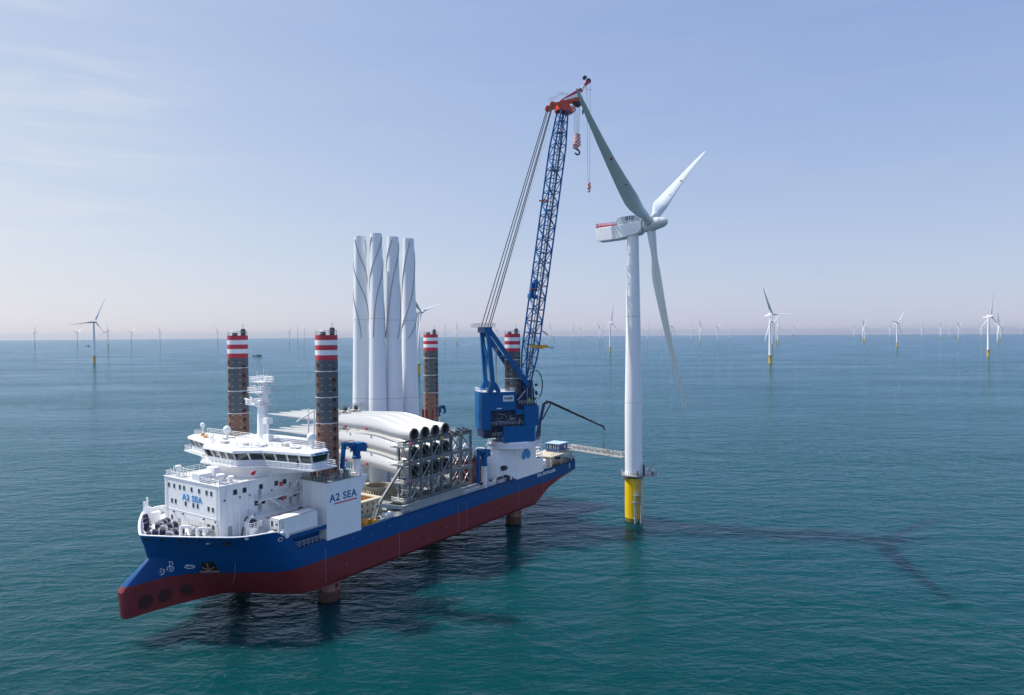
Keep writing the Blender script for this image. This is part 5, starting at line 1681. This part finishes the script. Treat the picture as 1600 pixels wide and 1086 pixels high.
m = MB(paint("dark_boom", (0.02, 0.022, 0.035), 0.5))
pts = [e2.lerp(tp, f) for f in (0, .35, .7, 1)]
for i, (a, b_) in enumerate(zip(pts, pts[1:])): m.bar(KW(a), KW(b_ + (b_ - a) * .02), .68 - .12 * i, .74 - .12 * i)
for f in (.18, .36, .62, .78): q = e2.lerp(tp, f); m.tube(KW(q + Vector((0, -.3, -.4))), KW(q + Vector((0, -.3, .75))), .1, 5)
m.bar(KW(tp + Vector((-.3, 0, .5))), KW(tp + Vector((.35, 0, -.9))), .5); m.build("telescopic_boom", kb)
m = MB(DARK); m.tube(KW(tp + Vector((.1, 0, -.8))), KW((28.9, 215.7, 21.8)), .035, 5); m.tube(KW((28.9, 215.7, 22.2)), KW((28.9, 215.7, 21.2)), .16, 8); m.tube(KW((28.9, 215.7, 21.2)), KW((28.9, 215.7, 19.9)), .04, 5); m.build("hoist_rope", kb)

# ================================================================== STERN: canopy, hut, gangway
m = MB(CREAM)
m.box(-32.0, -18.0, 10.0, 18.9, 17.05, 17.35)
for u, v in ((-31.6, 18.5), (-25.0, 18.5), (-18.4, 18.5), (-31.6, 10.4), (-18.4, 10.4)): m.box(u - .25, u + .25, v - .25, v + .25, 13.95, 17.05)
can = m.build("stern_platform", ship)
m = MB(GALV); m.rail([(-18.2, 18.8, 17.35), (-32, 18.8, 17.35), (-32, 10.2, 17.35)], 1.05, 1.2, .05); build_each(m, "railing", can)
m = MB(WHITE)
m.tube((-15.4, 16.6, 13.95), (-15.4, 16.6, 16.6), 1.5, 18); m.box(-24.0, -17.6, 13.0, 16.6, 13.95, 16.5); m.tube((-13.6, 18.2, 13.95), (-13.6, 18.2, 15.4), .5, 10)
m.build("stern_winch_house", ship)
m = MB(RED); m.box(-13.0, -12.3, 16.8, 18.6, 13.95, 15.6); m.box(-26.8, -26.2, 17.6, 18.5, 13.95, 15.0); build_each(m, "red_locker", ship)
m = MB(BLACK)
for u in (-20.5, -22.5, -24.6, -27.2): m.tube((u, 17.4, 13.95), (u, 17.4, 15.1), .5, 10)
build_each(m, "mooring_bollard", ship)
m = MB(AMBER); m.rail([(-16.8, 18.7, 14.3), (-26, 18.7, 14.3)], 1.2, 1.6, .06); build_each(m, "railing", ship)
hut = thing("gangway_cabin", "small blue control cabin with pale roof standing on the stern platform by the gangway", "cabin", W(-28.6, 14.6, 17.35), SHIP_RZ)
m = MB(paint("cabin_blue", (0.03, 0.085, 0.23), .5)); m.box(-2.7, 2.7, -2.6, 2.6, .25, 2.75); m.build("wall", hut)
m = MB(paint("pale_roof", (0.42, 0.55, 0.74), .5)); m.box(-2.9, 2.9, -2.8, 2.8, 2.75, 2.95); m.build("roof", hut)
m = MB(STEEL); m.box(-2.7, 2.7, -2.6, 2.6, 0, .25); m.build("skid_frame", hut)
for y in (-1.9, -.5, 1.3):
    m = MB(GLASS); m.box(2.69, 2.74, y, y + .8, 1.2, 2.3); m.use(WHITE); m.box(2.69, 2.77, y - .1, y, 1.1, 2.4); m.box(2.69, 2.77, y + .8, y + .9, 1.1, 2.4); m.build("window", hut)
m = MB(WHITE); m.box(-1.2, -.5, 2.58, 2.66, 1.2, 2.2); m.build("door_panel", hut)
m = MB(RED); m.box(.3, .7, 2.58, 2.66, 1.2, 2.0); m.build("safety_board", hut)

GA = W(-30.8, 19.0, 18.0); GB = Vector((33.9, 208.6, 18.9))
gd = (GB - GA); GLn = math.hypot(gd.x, gd.y); grz = math.atan2(gd.y, gd.x)
gw = thing("gangway", "pale lattice gangway bridging from the vessel stern to the yellow turbine foundation", "gangway", GA, grz)
sl = gd.z / GLn
m = MB(paint("gangway_alloy", (0.55, 0.50, 0.45), .5, .12, 1.5, streak=.2))
def G(x, y, z): return (x, y, z + sl * x)
ng = 16
for y in (-.85, .85):
    for z in (0, 1.5): m.bar(G(-1, y, z), G(GLn, y, z), .16)
    for i in range(ng):
        a, b_ = GLn * i / ng, GLn * (i + 1) / ng
        m.bar(G(a, y, 0), G(a, y, 1.5), .1)
        m.bar(G(a, y, 0 if i % 2 else 1.5), G(b_, y, 1.5 if i % 2 else 0), .1)
    m.bar(G(GLn, y, -.2), G(GLn, y, 1.6), .16)
m.build("truss", gw)
m = MB(paint("gangway_deck", (0.42, 0.40, 0.37), .8, .2, 2)); m.hexa([G(-1, -.8, .05), G(GLn, -.8, .05), G(GLn, .8, .05), G(-1, .8, .05), G(-1, -.8, .13), G(GLn, -.8, .13), G(GLn, .8, .13), G(-1, .8, .13)]); m.build("walkway_deck", gw)
m = MB(WHITE); m.box(-1.6, .6, -1.2, 1.2, -.75, -.05); m.rail([(-1.6, 1.2, 0), (1.4, 1.2, .1)], 1.2, .8, .05); m.build("pivot_base", gw)
# ================================================================== NEAR TURBINE
TX, TY = 36.75, 206.8
PSI = R(-33.6)
tb = thing("wind_turbine", "large white wind turbine on yellow foundation beside the vessel, blade tip at crane jib", "wind turbine", (TX, TY, 0))
def boatland(par, s=1):
    a0 = -0.95  # faces the camera, slightly right
    M = Matrix.Rotation(a0 - .52, 4, 'Z')
    return M
m = MB(YELLOW); m.lathe([(2.66, 1.1), (2.66, 13.9)], n=48); m.use(paint("weed_band", (0.20, 0.17, 0.03), .5, .4, 1.5)); m.lathe([(2.66, -14), (2.66, 1.1)], n=48); fnd = m.build("foundation", tb)
m = MB(GALV)
fa = R(-80)
fx, fy = math.cos(fa), math.sin(fa); gx, gy = -fy, fx
for s in (-.95, .95):
    p = (fx * 3.75 + gx * s, fy * 3.75 + gy * s)
    m.tube((p[0], p[1], -4), (p[0], p[1], 8.6), .3, 10)
    for z in (1.2, 6.2): m.tube((p[0], p[1], z), (fx * 2.5 + gx * s, fy * 2.5 + gy * s, z), .16, 8)
m.bar((fx * 3.75 - gx * 2.1, fy * 3.75 - gy * 2.1, 6.3), (fx * 3.75 + gx * 1.1, fy * 3.75 + gy * 1.1, 6.3), .25)
m.box(fx * 3.2 - 1.2, fx * 3.2 + 1.2, fy * 3.2 - .5, fy * 3.2 + .5, 8.3, 8.42); m.rail([(fx * 3.6 - gx * 1.2, fy * 3.6 - gy * 1.2, 8.4), (fx * 3.6 + gx * 1.2, fy * 3.6 + gy * 1.2, 8.4)], 1.0, .8, .05)
m.build("boat_landing", fnd)
m = MB(GALV); m.ladder((fx * 2.85, fy * 2.85, -1), (fx * 2.85, fy * 2.85, 14), .55, (gx, gy, 0), .06, .4)
for s in (.9, 1.3): m.tube((fx * 2.72 + gx * s, fy * 2.72 + gy * s, -3), (fx * 2.66 + gx * s, fy * 2.66 + gy * s, 13.9), .14, 8)
m.build("ladder", fnd)
m = MB(paint("platform_grey", (0.36, 0.36, 0.36), .6, .2, 1.2))
n = 32
pl = [(3.75 * math.cos(2 * math.pi * i / n), 3.75 * math.sin(2 * math.pi * i / n)) for i in range(n)]
m.prism(pl, 13.9, 14.15)
m.prism([(2.6, -3.2), (6.6, -2.6), (6.6, 1.4), (2.6, 2.6)], 13.9, 14.12)
for i in range(0, n, 4): m.bar((pl[i][0], pl[i][1], 13.9), (pl[i][0] * .72, pl[i][1] * .72, 12.8), .16)
m.build("platform_deck", fnd)
m = MB(GALV)
m.rail([(x, y, 14.15) for x, y in pl[4:30]], 1.15, .9, .055); m.rail([(3.0, -3.1, 14.15), (6.5, -2.5, 14.15), (6.5, 1.3, 14.15), (3.0, 2.4, 14.15)], 1.15, .9, .055)
build_each(m, "railing", fnd)
m = MB(GALV); m.tube((4.2, -.8, 14.1), (4.2, -.8, 15.4), .22, 8); m.bar((4.2, -.8, 15.2), (6.2, -1.4, 17.6), .34, .4); m.tube((4.9, -.9, 14.6), (5.2, -1.1, 16.2), .12, 6); m.build("davit_crane", fnd)
m = MB(DARK); m.box(2.3, 2.9, -2.6, -2.1, 14.15, 17.3); m.box(5.2, 5.9, -1.8, -1.0, 14.12, 14.9); m.box(.4, .9, -3.4, -3.0, 14.15, 15.6); m.build("platform_gear", fnd)
m = MB(DARK); m.lathe([(2.67, 13.2), (2.72, 13.25), (2.72, 13.9), (2.66, 13.9)], n=40); m.build("collar", fnd)

m = MB(TOWERW)
pr = [(2.62, 14.15), (2.62, 14.6)]
for k in range(1, 30):
    z = 14.15 + (87.0 - 14.15) * k / 29
    f = max(0, (z - 34) / (87 - 34)); pr.append((2.60 - .92 * f ** 1.05, z))
m.lathe(pr, n=48); towr = m.build("tower", tb, ang=25)
m = MB(GALV)
for z in (36.0, 62.0):
    f = max(0, (z - 34) / 53); r = 2.60 - .92 * f ** 1.05
    m.lathe([(r - .02, z - .05), (r + .02, z - .05), (r + .02, z + .05), (r - .02, z + .05)], n=48)
m.build("flange_seam", towr)
# nacelle (local +X along the rotor axis)
nac_rz = PSI
m = MB(TOWERW)
def nsec(x, w, z0, z1, c=.14):
    return [(x, -w + c, z0), (x, w - c, z0), (x, w, z0 + c), (x, w, z1 - c), (x, w - c, z1), (x, -w + c, z1), (x, -w, z1 - c), (x, -w, z0 + c)]
m.loft([nsec(-11.6, 1.75, 85.9 - 1.1, 88.0), nsec(-10.6, 1.95, 84.6 - .6, 88.1), nsec(-4, 2.1, 84.3, 88.4), nsec(2.2, 2.1, 85.3, 88.9), nsec(3.4, 1.9, 86.0, 89.9, .6)])
nac = m.build("nacelle", tb, (0, 0, 1.3), (0, 0, nac_rz), ang=25)
m = MB(paint("nacelle_top_grey", (0.55, 0.60, 0.64), .45)); m.loft([nsec(-4.6, 1.9, 88.2, 90.2, .2), nsec(-3.8, 1.95, 88.2, 91.0, .25), nsec(2.0, 1.95, 88.2, 91.0, .25)]); top_o = m.build("top_housing", nac, ang=25)
text_obj("housing_lettering", "SIS", DARK, 1.5, top_o, basis((-1, 0, 0), (0, 0, -1), (-.2, -1.98, 90.15)) @ Matrix.Scale(-1, 4, (1, 0, 0)), bold=.02, spacing=1.1, fit=(2.9, 1.15))
m = MB(RED)
z0 = 88.15
m.rail([(-4.7, -1.9, z0), (-11.4, -1.85, z0), (-11.4, 1.85, z0), (-4.7, 1.9, z0)], 1.25, .75, .07)
m.build("hoist_deck_rail", nac)
m = MB(paint("faded_red_mesh", (0.62, 0.30, 0.33), .6)); m.box(-11.4, -4.7, -1.86, -1.83, z0, z0 + .55); m.box(-11.42, -11.39, -1.83, 1.83, z0, z0 + .55); m.box(-11.4, -4.7, 1.83, 1.86, z0, z0 + .55); m.build("hoist_deck_screen", nac)
m = MB(DARK); m.tube((1.2, 0, 91), (1.2, 0, 92.3), .05, 5); m.tube((.6, .6, 91), (.6, .6, 91.9), .05, 5); m.build("wind_vane", nac)
# rotor
TILT = R(5.2)
axv = Vector((math.cos(PSI) * math.cos(TILT), math.sin(PSI) * math.cos(TILT), math.sin(TILT)))
wv = Vector((-math.sin(PSI), math.cos(PSI), 0))
upv = axv.cross(wv)
if upv.z < 0: upv = -upv
HUB = Vector((TX, TY, 0)) + Vector((math.cos(PSI) * 5.6, math.sin(PSI) * 5.6, 89.24))
m = MB(ROTORW)
m.lathe([(1.75, -2.0), (2.0, -1.7), (2.1, -.2), (2.0, 1.1), (1.72, 2.6), (1.45, 3.9), (1.05, 4.8), (.55, 5.25), (.02, 5.35)], n=32)
hub = m.build("rotor_hub", tb)
hub.matrix_world = Matrix.Identity(4)
Mh = basis(upv.cross(axv), axv.cross(upv.cross(axv)), HUB - Vector((TX, TY, 0)))
hub.matrix_parent_inverse = Matrix.Identity(4)
hub.matrix_basis = Mh
# rotor blade: local +Z from hub, chord along X, prebend along +Y
RST = [(1.6, 2.5, 2.5, 1), (3.0, 2.5, 2.5, 1), (5, 2.75, 2.35, .85), (8, 3.5, 1.9, .5), (11, 4.15, 1.5, .25), (13.5, 4.4, 1.25, .1), (17, 4.1, 1.05, 0), (23, 3.45, .8, 0), (30, 2.75, .6, 0), (38, 2.1, .42, 0), (46, 1.5, .28, 0), (52, 1.05, .19, 0), (55, .62, .12, 0), (56.1, .2, .05, 0)]
def rotor_blade(bend=4.6, simple=False):
    loops = []
    for s, ch, th, rd in RST:
        tw = (R(11) * max(0, 1 - s / 40) ** 1.5 - R(66)) * (1 - rd)
        off = bend * (s / 56.0) ** 1.8
        pts = []
        lo, hi = -.35 * ch - (1 - rd) * -.02 * ch, .65 * ch
        if rd > .8: lo, hi = -ch / 2, ch / 2
        else:
            k = min(1, (1 - rd) / .6); lo = -ch * (.5 - .17 * k); hi = lo + ch
        for y, x in section(lo, hi, th, rd, 14 if simple else 26):
            pts.append((x * math.cos(tw) - y * math.sin(tw), x * math.sin(tw) + y * math.cos(tw) + off, s))
        loops.append(pts)
    mb = MB(ROTORW); mb.loft(loops)
    return mb.mesh("rotor_blade", ang=40)
rb_me = rotor_blade()
DEL = R(-63.9)
for k in range(3):
    a = DEL + k * 2 * math.pi / 3
    bd = upv * math.cos(a) + wv * math.sin(a)
    ch = bd.cross(axv)       # chord direction in the rotor plane
    M3 = Matrix((ch, axv, bd)).transposed()
    if M3.determinant() < 0: M3 = Matrix((-ch, axv, bd)).transposed()
    M4 = M3.to_4x4(); M4.translation = HUB - Vector((TX, TY, 0))
    o = link("rotor_blade", rb_me, tb); o.matrix_basis = M4
    mm = MB(GALV); mm.lathe([(1.27, 1.5), (1.42, 1.55), (1.42, 1.95), (1.27, 2.0)], n=28); mm.build("root_collar", o)
    mm = MB(RED); [mm.sphere((q * .1, off + q * .1, z), .42, 10) for z, off, q in ((20, .72, 1), (31, 1.58, 1))]
    build_each(mm, "lightning_receptor", o)

# ================================================================== FAR TURBINES
fm = {}
m = MB(YELLOWF); m.lathe([(2.7, -14), (2.7, 13.9)], n=16); fm['f'] = m.mesh("foundation")
m = MB(paint("far_platform", (0.40, 0.36, 0.25), .6)); m.lathe([(2.6, 13.6), (4.2, 13.9), (4.2, 15.1), (2.6, 15.1)], n=16); m.box(2.5, 6.0, -2.5, 1.4, 13.8, 14.4); m.bar((4.2, -.8, 14), (6.0, -1.4, 17.4), .4); fm['p'] = m.mesh("platform_deck")
m = MB(TOWERW); m.lathe([(2.6, 13.9), (2.55, 40), (1.7, 87)], n=16); fm['t'] = m.mesh("tower")
m = MB(TOWERW); m.loft([nsec(-11.4, 1.75, 85.4, 88.2), nsec(-10.4, 1.95, 84.6, 88.3), nsec(-4, 2.1, 84.6, 88.6), nsec(2.2, 2.1, 85.4, 89.1), nsec(3.4, 1.9, 86.2, 90.0, .6)])
m.loft([nsec(-4, 1.9, 88.3, 90.8, .2), nsec(1.8, 1.9, 88.3, 90.8, .2)]); fm['n'] = m.mesh("nacelle")
m = MB(RED); m.box(-11.3, -4.4, -1.9, 1.9, 88.2, 89.2); fm['d'] = m.mesh("hoist_deck")
m = MB(ROTORW); m.lathe([(1.75, -2.0), (2.1, -.2), (1.72, 2.6), (1.1, 4.7), (.02, 5.3)], n=16); fm['h'] = m.mesh("rotor_hub")
fm['b'] = rotor_blade(3.5, True)

HZ0 = 521.6
def far_turbine(px, hub_px, ang, yaw, label, detail=True, base_px=None):
    hz = HZ0 - math.tan(R(.37)) * (px - 800)
    Y = 33.0 * 1066.7 / (hz - hub_px)
    if base_px: Y = CAM_H * 1066.7 / (base_px - hz)
    for _ in range(3):     # account for the drop of the curved sea
        X = (px - 800) / 1066.7 * Y
        drop = -sea_z(math.hypot(X, Y))
        if base_px: Y = (CAM_H + drop) * 1066.7 / (base_px - hz)
        else: Y = (33.0 - drop) * 1066.7 / (hz - hub_px)
    t = thing("wind_turbine", label, "wind turbine", (X, Y, sea_z(math.hypot(X, Y))), 0, "wind turbines standing across the far sea")
    yw = R(yaw)
    link("foundation", fm['f'], t); link("platform_deck", fm['p'], t); link("tower", fm['t'], t)
    n = link("nacelle", fm['n'], t, (0, 0, 1.3), (0, 0, yw)); link("hoist_deck", fm['d'], n)
    ax_ = Vector((math.cos(yw), math.sin(yw), 0)); w_ = Vector((-math.sin(yw), math.cos(yw), 0)); u_ = Vector((0, 0, 1))
    hp = ax_ * 5.6 + u_ * 89.2
    h = link("rotor_hub", fm['h'], t)
    h.matrix_basis = basis(u_.cross(ax_), u_, hp)
    for k in range(3):
        a = R(ang) + k * 2 * math.pi / 3
        bd = u_ * math.cos(a) + w_ * math.sin(a); ch = bd.cross(ax_)
        M3 = Matrix((ch, ax_, bd)).transposed()
        if M3.determinant() < 0: M3 = Matrix((-ch, ax_, bd)).transposed()
        M4 = M3.to_4x4(); M4.translation = hp
        o = link("rotor_blade", fm['b'], t); o.matrix_basis = M4
FT = [
 (56, 519.6, 0, -25, "faint far turbine closest to the left edge of the photo, one blade pointing straight up", None),
 (122.6, 519.6, 50, -30, "faint far turbine just left of the big lone turbine beyond the bow", None),
 (147, 504, 22, -32, "big lone white turbine on a yellow foundation standing off the vessel's bow, largest at left", 567.4),
 (169, 516.2, -4, -70, "far turbine just right of the big lone turbine at left, one blade straight up", None),
 (206.7, 519, 45, -30, "faint far turbine second from the striped leg, between it and the big lone turbine", None),
 (251, 518.6, -30, -30, "tiny far turbine nearest the big lone turbine's right, alone on open horizon", None),
 (341, 518.3, -35, -30, "tiny far turbine directly left of the leftmost red and white leg top", None),
 (452.5, 517.4, 27, -28, "leftmost of three far turbines between the two front striped legs", None),
 (466, 518.2, 0, -30, "middle of three far turbines between the two front striped legs", None),
 (476.5, 518.4, 2, -30, "rightmost of three far turbines between the two front striped legs", None),
 (653.5, 487, 74, -28, "white turbine half hidden behind the stored towers, one blade reaching right", 584.4),
 (694.8, 515.8, 0, -33, "far turbine between the third striped leg and the crane A-frame, nearer the leg", None),
 (713.7, 514.8, -14, -33, "far turbine between the third striped leg and the crane A-frame, nearer the frame", None),
 (776.6, 515.6, 35, -35, "far turbine seen just right of the crane A-frame top", None),
 (860, 514.6, -28, -35, "far turbine just right of the crane boom, behind the orange arm", None),
 (895, 515.4, 10, -35, "faint far turbine alone between the crane boom and the near tower, left one", None),
 (906.7, 516.0, -30, -38, "faint far turbine second to the right of the crane boom", None),
 (936.6, 513.6, -42, -38, "far turbine touching the left side of the medium turbine before the near tower", None),
 (940.8, 514.6, 12, -38, "faint far turbine tucked against the foot blade of the medium turbine before the near tower", None),
 (953.5, 504.6, 6, -40, "medium white turbine on yellow foundation just left of the near turbine tower", 549.8),
 (1011.7, 513.4, 14, -42, "far turbine just right of the near tower, between it and the hanging blade", None),
 (1032.5, 515.0, 35, -42, "faint far turbine close to the left edge of the hanging near blade", None),
 (1049, 509, 30, -40, "far turbine crossed by the hanging near blade, yellow foundation just visible", 540),
 (1080.5, 513.4, 8, -50, "faint far turbine first to the right of the hanging near blade", None),
 (1094, 511.2, -28, -40, "far turbine with blades in a clear Y, second right of the hanging near blade", None),
 (1121, 512.0, 45, -45, "far turbine third right of the hanging near blade", None),
 (1139, 514.6, -10, -70, "far turbine fourth right of the hanging near blade, seen nearly edge on", None),
 (1203.5, 492.5, -32, -60, "big turbine on yellow foundation standing right of the near turbine, one blade lower left", 568),
 (1206.7, 504, 52, -46, "turbine directly behind the big one right of the near turbine, one bright blade raised right", 543.5),
 (1213, 510.2, 28, -75, "far turbine just right behind the big turbine, left one of a close pair", None),
 (1215.6, 509.8, 5, -45, "far turbine just right behind the big turbine, right one of a close pair", None),
 (1240.7, 513.5, 58, -45, "far turbine standing in front of the white ship on the horizon", None),
 (1329, 513.4, -40, -45, "faint far turbine left of the overlapping pair in mid right horizon", None),
 (1348, 510.2, -25, -48, "left turbine of the overlapping pair in mid right horizon", None),
 (1351, 509.0, 20, -60, "right turbine of the overlapping pair, one bright blade raised", 533.8),
 (1383, 513.2, -8, -48, "faint far turbine just left of the turbine with two raised blades", None),
 (1401.7, 504, 38, -58, "medium turbine with two raised blades and yellow foundation at right", 541.7),
 (1429.6, 513.0, 0, -48, "faint far turbine just right of the medium turbine with two raised blades", None),
 (1465.5, 511.8, -38, -50, "left one of two close far turbines midway to the right edge", None),
 (1470.5, 512.8, 24, -50, "right one of two close far turbines midway to the right edge", None),
 (1497.7, 508.5, 58, -48, "far turbine with blades spread like a wide V left of the big right turbine", 531.4),
 (1506.5, 513.0, -5, -55, "very faint far turbine just right of the wide V turbine", None),
 (1517.5, 512.4, 60, -50, "far turbine nearest the left of the big right turbine, one blade raised right", None),
 (1538.6, 513.2, 15, -60, "very faint far turbine touching the big right turbine on its left", None),
 (1544.5, 495.7, 3, -62, "big turbine with red nacelle deck and yellow foundation near the right edge", 557),
 (1559, 507, 88, -52, "turbine on yellow foundation just right of the big right turbine", 537),
 (1561.5, 510, 32, -50, "far turbine hidden close behind the turbine right of the big right one", None),
 (1598.5, 512, 80, -50, "far turbine cut by the right edge of the photo", None),
]
for px, hp, an, yw, lab, bpx in FT: far_turbine(px, hp, an, yw, lab, base_px=bpx)

# ================================================================== BOATS
def sea_pt(px, py):
    hz = HZ0 - math.tan(R(.37)) * (px - 800)
    Y = CAM_H * 1066.7 / (py - hz)
    for _ in range(3):
        X = (px - 800) / 1066.7 * Y; drop = -sea_z(math.hypot(X, Y)); Y = (CAM_H + drop) * 1066.7 / (py - hz)
    X = (px - 800) / 1066.7 * Y
    return Vector((X, Y, sea_z(math.hypot(X, Y))))
def boat(name, label, px, py, L, Bm, rz, hullm, housem, hz_=(2.2, 3.2), house=((.05, .45, .5, 4.2), (.12, .36, .42, 6.4)), mast=4.0):
    t = thing(name, label, "boat", sea_pt(px, py), rz)
    m = MB(hullm); st = []
    for f, w, z0 in ((-.5, .86, -.2), (-.2, 1, -.4), (.2, .95, -.4), (.38, .6, -.2), (.5, .05, .4)):
        h = hz_[0] + (hz_[1] - hz_[0]) * max(0, f + .1) * 1.6
        y = Bm / 2 * w
        st.append([(L * f, -y * .7, z0 - .6), (L * f, y * .7, z0 - .6), (L * f, y, h), (L * f, -y, h)])
    m.loft(st); m.build("hull", t, smooth=False)
    m = MB(housem)
    z = hz_[0] - .3
    for f0, f1, w, h in house: m.hexa([(L * f0, -Bm * w / 2, z), (L * f1, -Bm * w / 2, z), (L * f1, Bm * w / 2, z), (L * f0, Bm * w / 2, z), (L * f0, -Bm * w / 2, h), (L * (f1 - .03), -Bm * w / 2, h), (L * (f1 - .03), Bm * w / 2, h), (L * f0, Bm * w / 2, h)])
    m.build("wheelhouse", t, smooth=False)
    m = MB(GALV); m.tube((L * house[-1][0], 0, house[-1][3]), (L * house[-1][0], 0, house[-1][3] + mast), L * .006, 5); m.bar((L * house[-1][0], -Bm * .2, house[-1][3] + mast * .6), (L * house[-1][0], Bm * .2, house[-1][3] + mast * .6), L * .005); m.build("mast", t)
    return t
boat("work_boat", "small dark workboat with white wheelhouse on the water right of the leftmost striped leg", 402, 556.5, 24, 7, R(8), DARK, WHITE2, (1.8, 3.0), ((-.05, .35, .7, 4.0), (.05, .28, .5, 6.2)), 5)
boat("crew_boat", "far crew boat throwing a white wake between the striped leg and the crane A-frame", 715.5, 538.2, 24, 8, R(176), WHITE2, WHITE2)
boat("white_ship", "distant white ship lying on the horizon behind a far turbine at right", 1240.5, 525.0, 95, 20, R(-10), WHITE2, WHITE2, (9, 12), ((-.42, .3, .9, 16), (.05, .28, .7, 24)), 8)
boat("fishing_boat", "tiny faint boat on the water left of the big lone turbine", 137, 541, 22, 6, R(4), DARK, STEEL)
FOAM = paint("foam", (0.75, 0.78, 0.80), .9, .2, .3)
def wake(name, px0, px1, py0, py1, w0, w1, lab, seed):
    a = sea_pt(px0, py0); b_ = sea_pt(px1, py1); rnd = random.Random(seed)
    d = (b_ - a); nrm = Vector((-d.y, d.x, 0)).normalized()
    m = MB(FOAM)
    for k in range(70):
        f = (k / 70) ** 1.2
        c = a.lerp(b_, f) + nrm * rnd.uniform(-1, 1) * (w0 + (w1 - w0) * f) + Vector((0, 0, .12))
        l = d.normalized() * rnd.uniform(4, 12) * (1.4 - f); q = nrm * rnd.uniform(.5, 2.0)
        m.hexa([c - l - q * .2, c - q, c + l, c + q, c - l + Vector((0, 0, .25)), c - q * .6 + Vector((0, 0, .4)), c + l + Vector((0, 0, .2)), c + q * .6 + Vector((0, 0, .4))])
    o = m.build(name, smooth=False); o["kind"] = "stuff"; o["label"] = lab; o["category"] = "wake"
wake("wake_foam", 717, 737, 538.1, 537.4, 2.0, 6, "long white foam wake trailing right behind the far crew boat", 3)
wake("wake_foam", 737, 750, 534.8, 534.6, 3, 5, "second thinner streak of white foam beyond the crew boat wake", 4)

# ================================================================== PEOPLE
def person(label, M, top, legs, arm=0.15, name="person"):
    """one skinned body in local space (feet at z=0, facing +x)"""
    verts = [(0, 0, .95), (0, 0, 1.2), (0, 0, 1.45), (.02, 0, 1.56), (.03, 0, 1.68),
             (0, .12, .9), (.05, .13, .5), (0, .14, .06), (.16, .15, .04),
             (0, -.12, .9), (-.03, -.13, .5), (-.06, -.14, .06), (.10, -.15, .04),
             (0, .2, 1.42), (arm * .3, .27, 1.15), (arm + .12, .24, .95), (arm + .2, .22, .88),
             (0, -.2, 1.42), (arm * .3, -.27, 1.15), (arm + .12, -.24, .95), (arm + .2, -.22, .88), (.03, 0, 1.78)]
    edges = [(0, 1), (1, 2), (2, 3), (3, 4), (4, 21), (0, 5), (5, 6), (6, 7), (7, 8), (0, 9), (9, 10), (10, 11), (11, 12), (2, 13), (13, 14), (14, 15), (15, 16), (2, 17), (17, 18), (18, 19), (19, 20)]
    rad = [.15, .15, .16, .065, .11, .1, .07, .055, .05, .1, .07, .055, .05, .075, .055, .042, .04, .075, .055, .042, .04, .09]
    me = bpy.data.meshes.new("body"); me.from_pydata(verts, edges, []); me.update()
    tmp = bpy.data.objects.new("body_tmp", me); COL.objects.link(tmp)
    sk = tmp.modifiers.new("skin", 'SKIN'); sk.use_smooth_shade = True
    for i, r_ in enumerate(rad): me.skin_vertices[0].data[i].radius = (r_, r_)
    me.skin_vertices[0].data[0].use_root = True
    ss = tmp.modifiers.new("sub", 'SUBSURF'); ss.levels = 1; ss.render_levels = 1
    dg = bpy.context.evaluated_depsgraph_get()
    bm_ = bpy.data.meshes.new_from_object(tmp.evaluated_get(dg))
    bpy.data.objects.remove(tmp)
    for q in (top, legs, SKIN, DARK): bm_.materials.append(q)
    for p in bm_.polygons:
        z = p.center.z; y = abs(p.center.y)
        p.material_index = 2 if (z > 1.52 or (y > .19 and z < .95 and p.center.x > arm * .6 and z > .8)) else (3 if z < .1 else (1 if z < .95 else 0))
    t = thing(name, label, "person", M.translation, M.to_euler().z)
    link("body", bm_, t)
    hm = MB(WHITE2 if legs is not D_BLUE else DARK); hm.lathe([(.145, 0), (.14, .07), (.09, .13), (.01, .15)], (.03, 0, 1.72), 14); hm.build("helmet", t)
    return t
Mp = Matrix.Translation(W(80.15, 18.0, 30.1)) @ Matrix.Rotation(SHIP_RZ + .9, 4, 'Z')
person("person in dark clothing standing on the bridge wing walkway below the windows", Mp, DARK, D_BLUE)
Mp = Matrix.Translation(W(0, 16.25, 0)) @ Matrix.Rotation(AZ, 4, 'Z') @ Matrix.Translation((3.9, -3.9, 36.2)) @ Matrix.Rotation(-1.2, 4, 'Z')
person("person in bright yellow-green clothing standing by the foot of the crane boom", Mp, HIVIS, HIVIS)

# ================================================================== HAZE
hz_m = bpy.data.materials.new("haze_air"); hz_m.use_nodes = True
hn = hz_m.node_tree.nodes; hl = hz_m.node_tree.links
hn.clear()
ho = hn.new("ShaderNodeOutputMaterial"); hv = hn.new("ShaderNodeVolumePrincipled")
hv.inputs["Color"].default_value = (0.80, 0.92, 1.0, 1)
hv.inputs["Density"].default_value = HAZE_DENSITY = 2.0e-5
hv.inputs["Anisotropy"].default_value = 0.68
hl.new(hv.outputs["Volume"], ho.inputs["Volume"])
m = MB(hz_m)
m.box(-36000, 36000, -36000, 36000, sea_z(34000) - 1.0, 150.0)
o = m.build("haze", smooth=False); o["kind"] = "stuff"
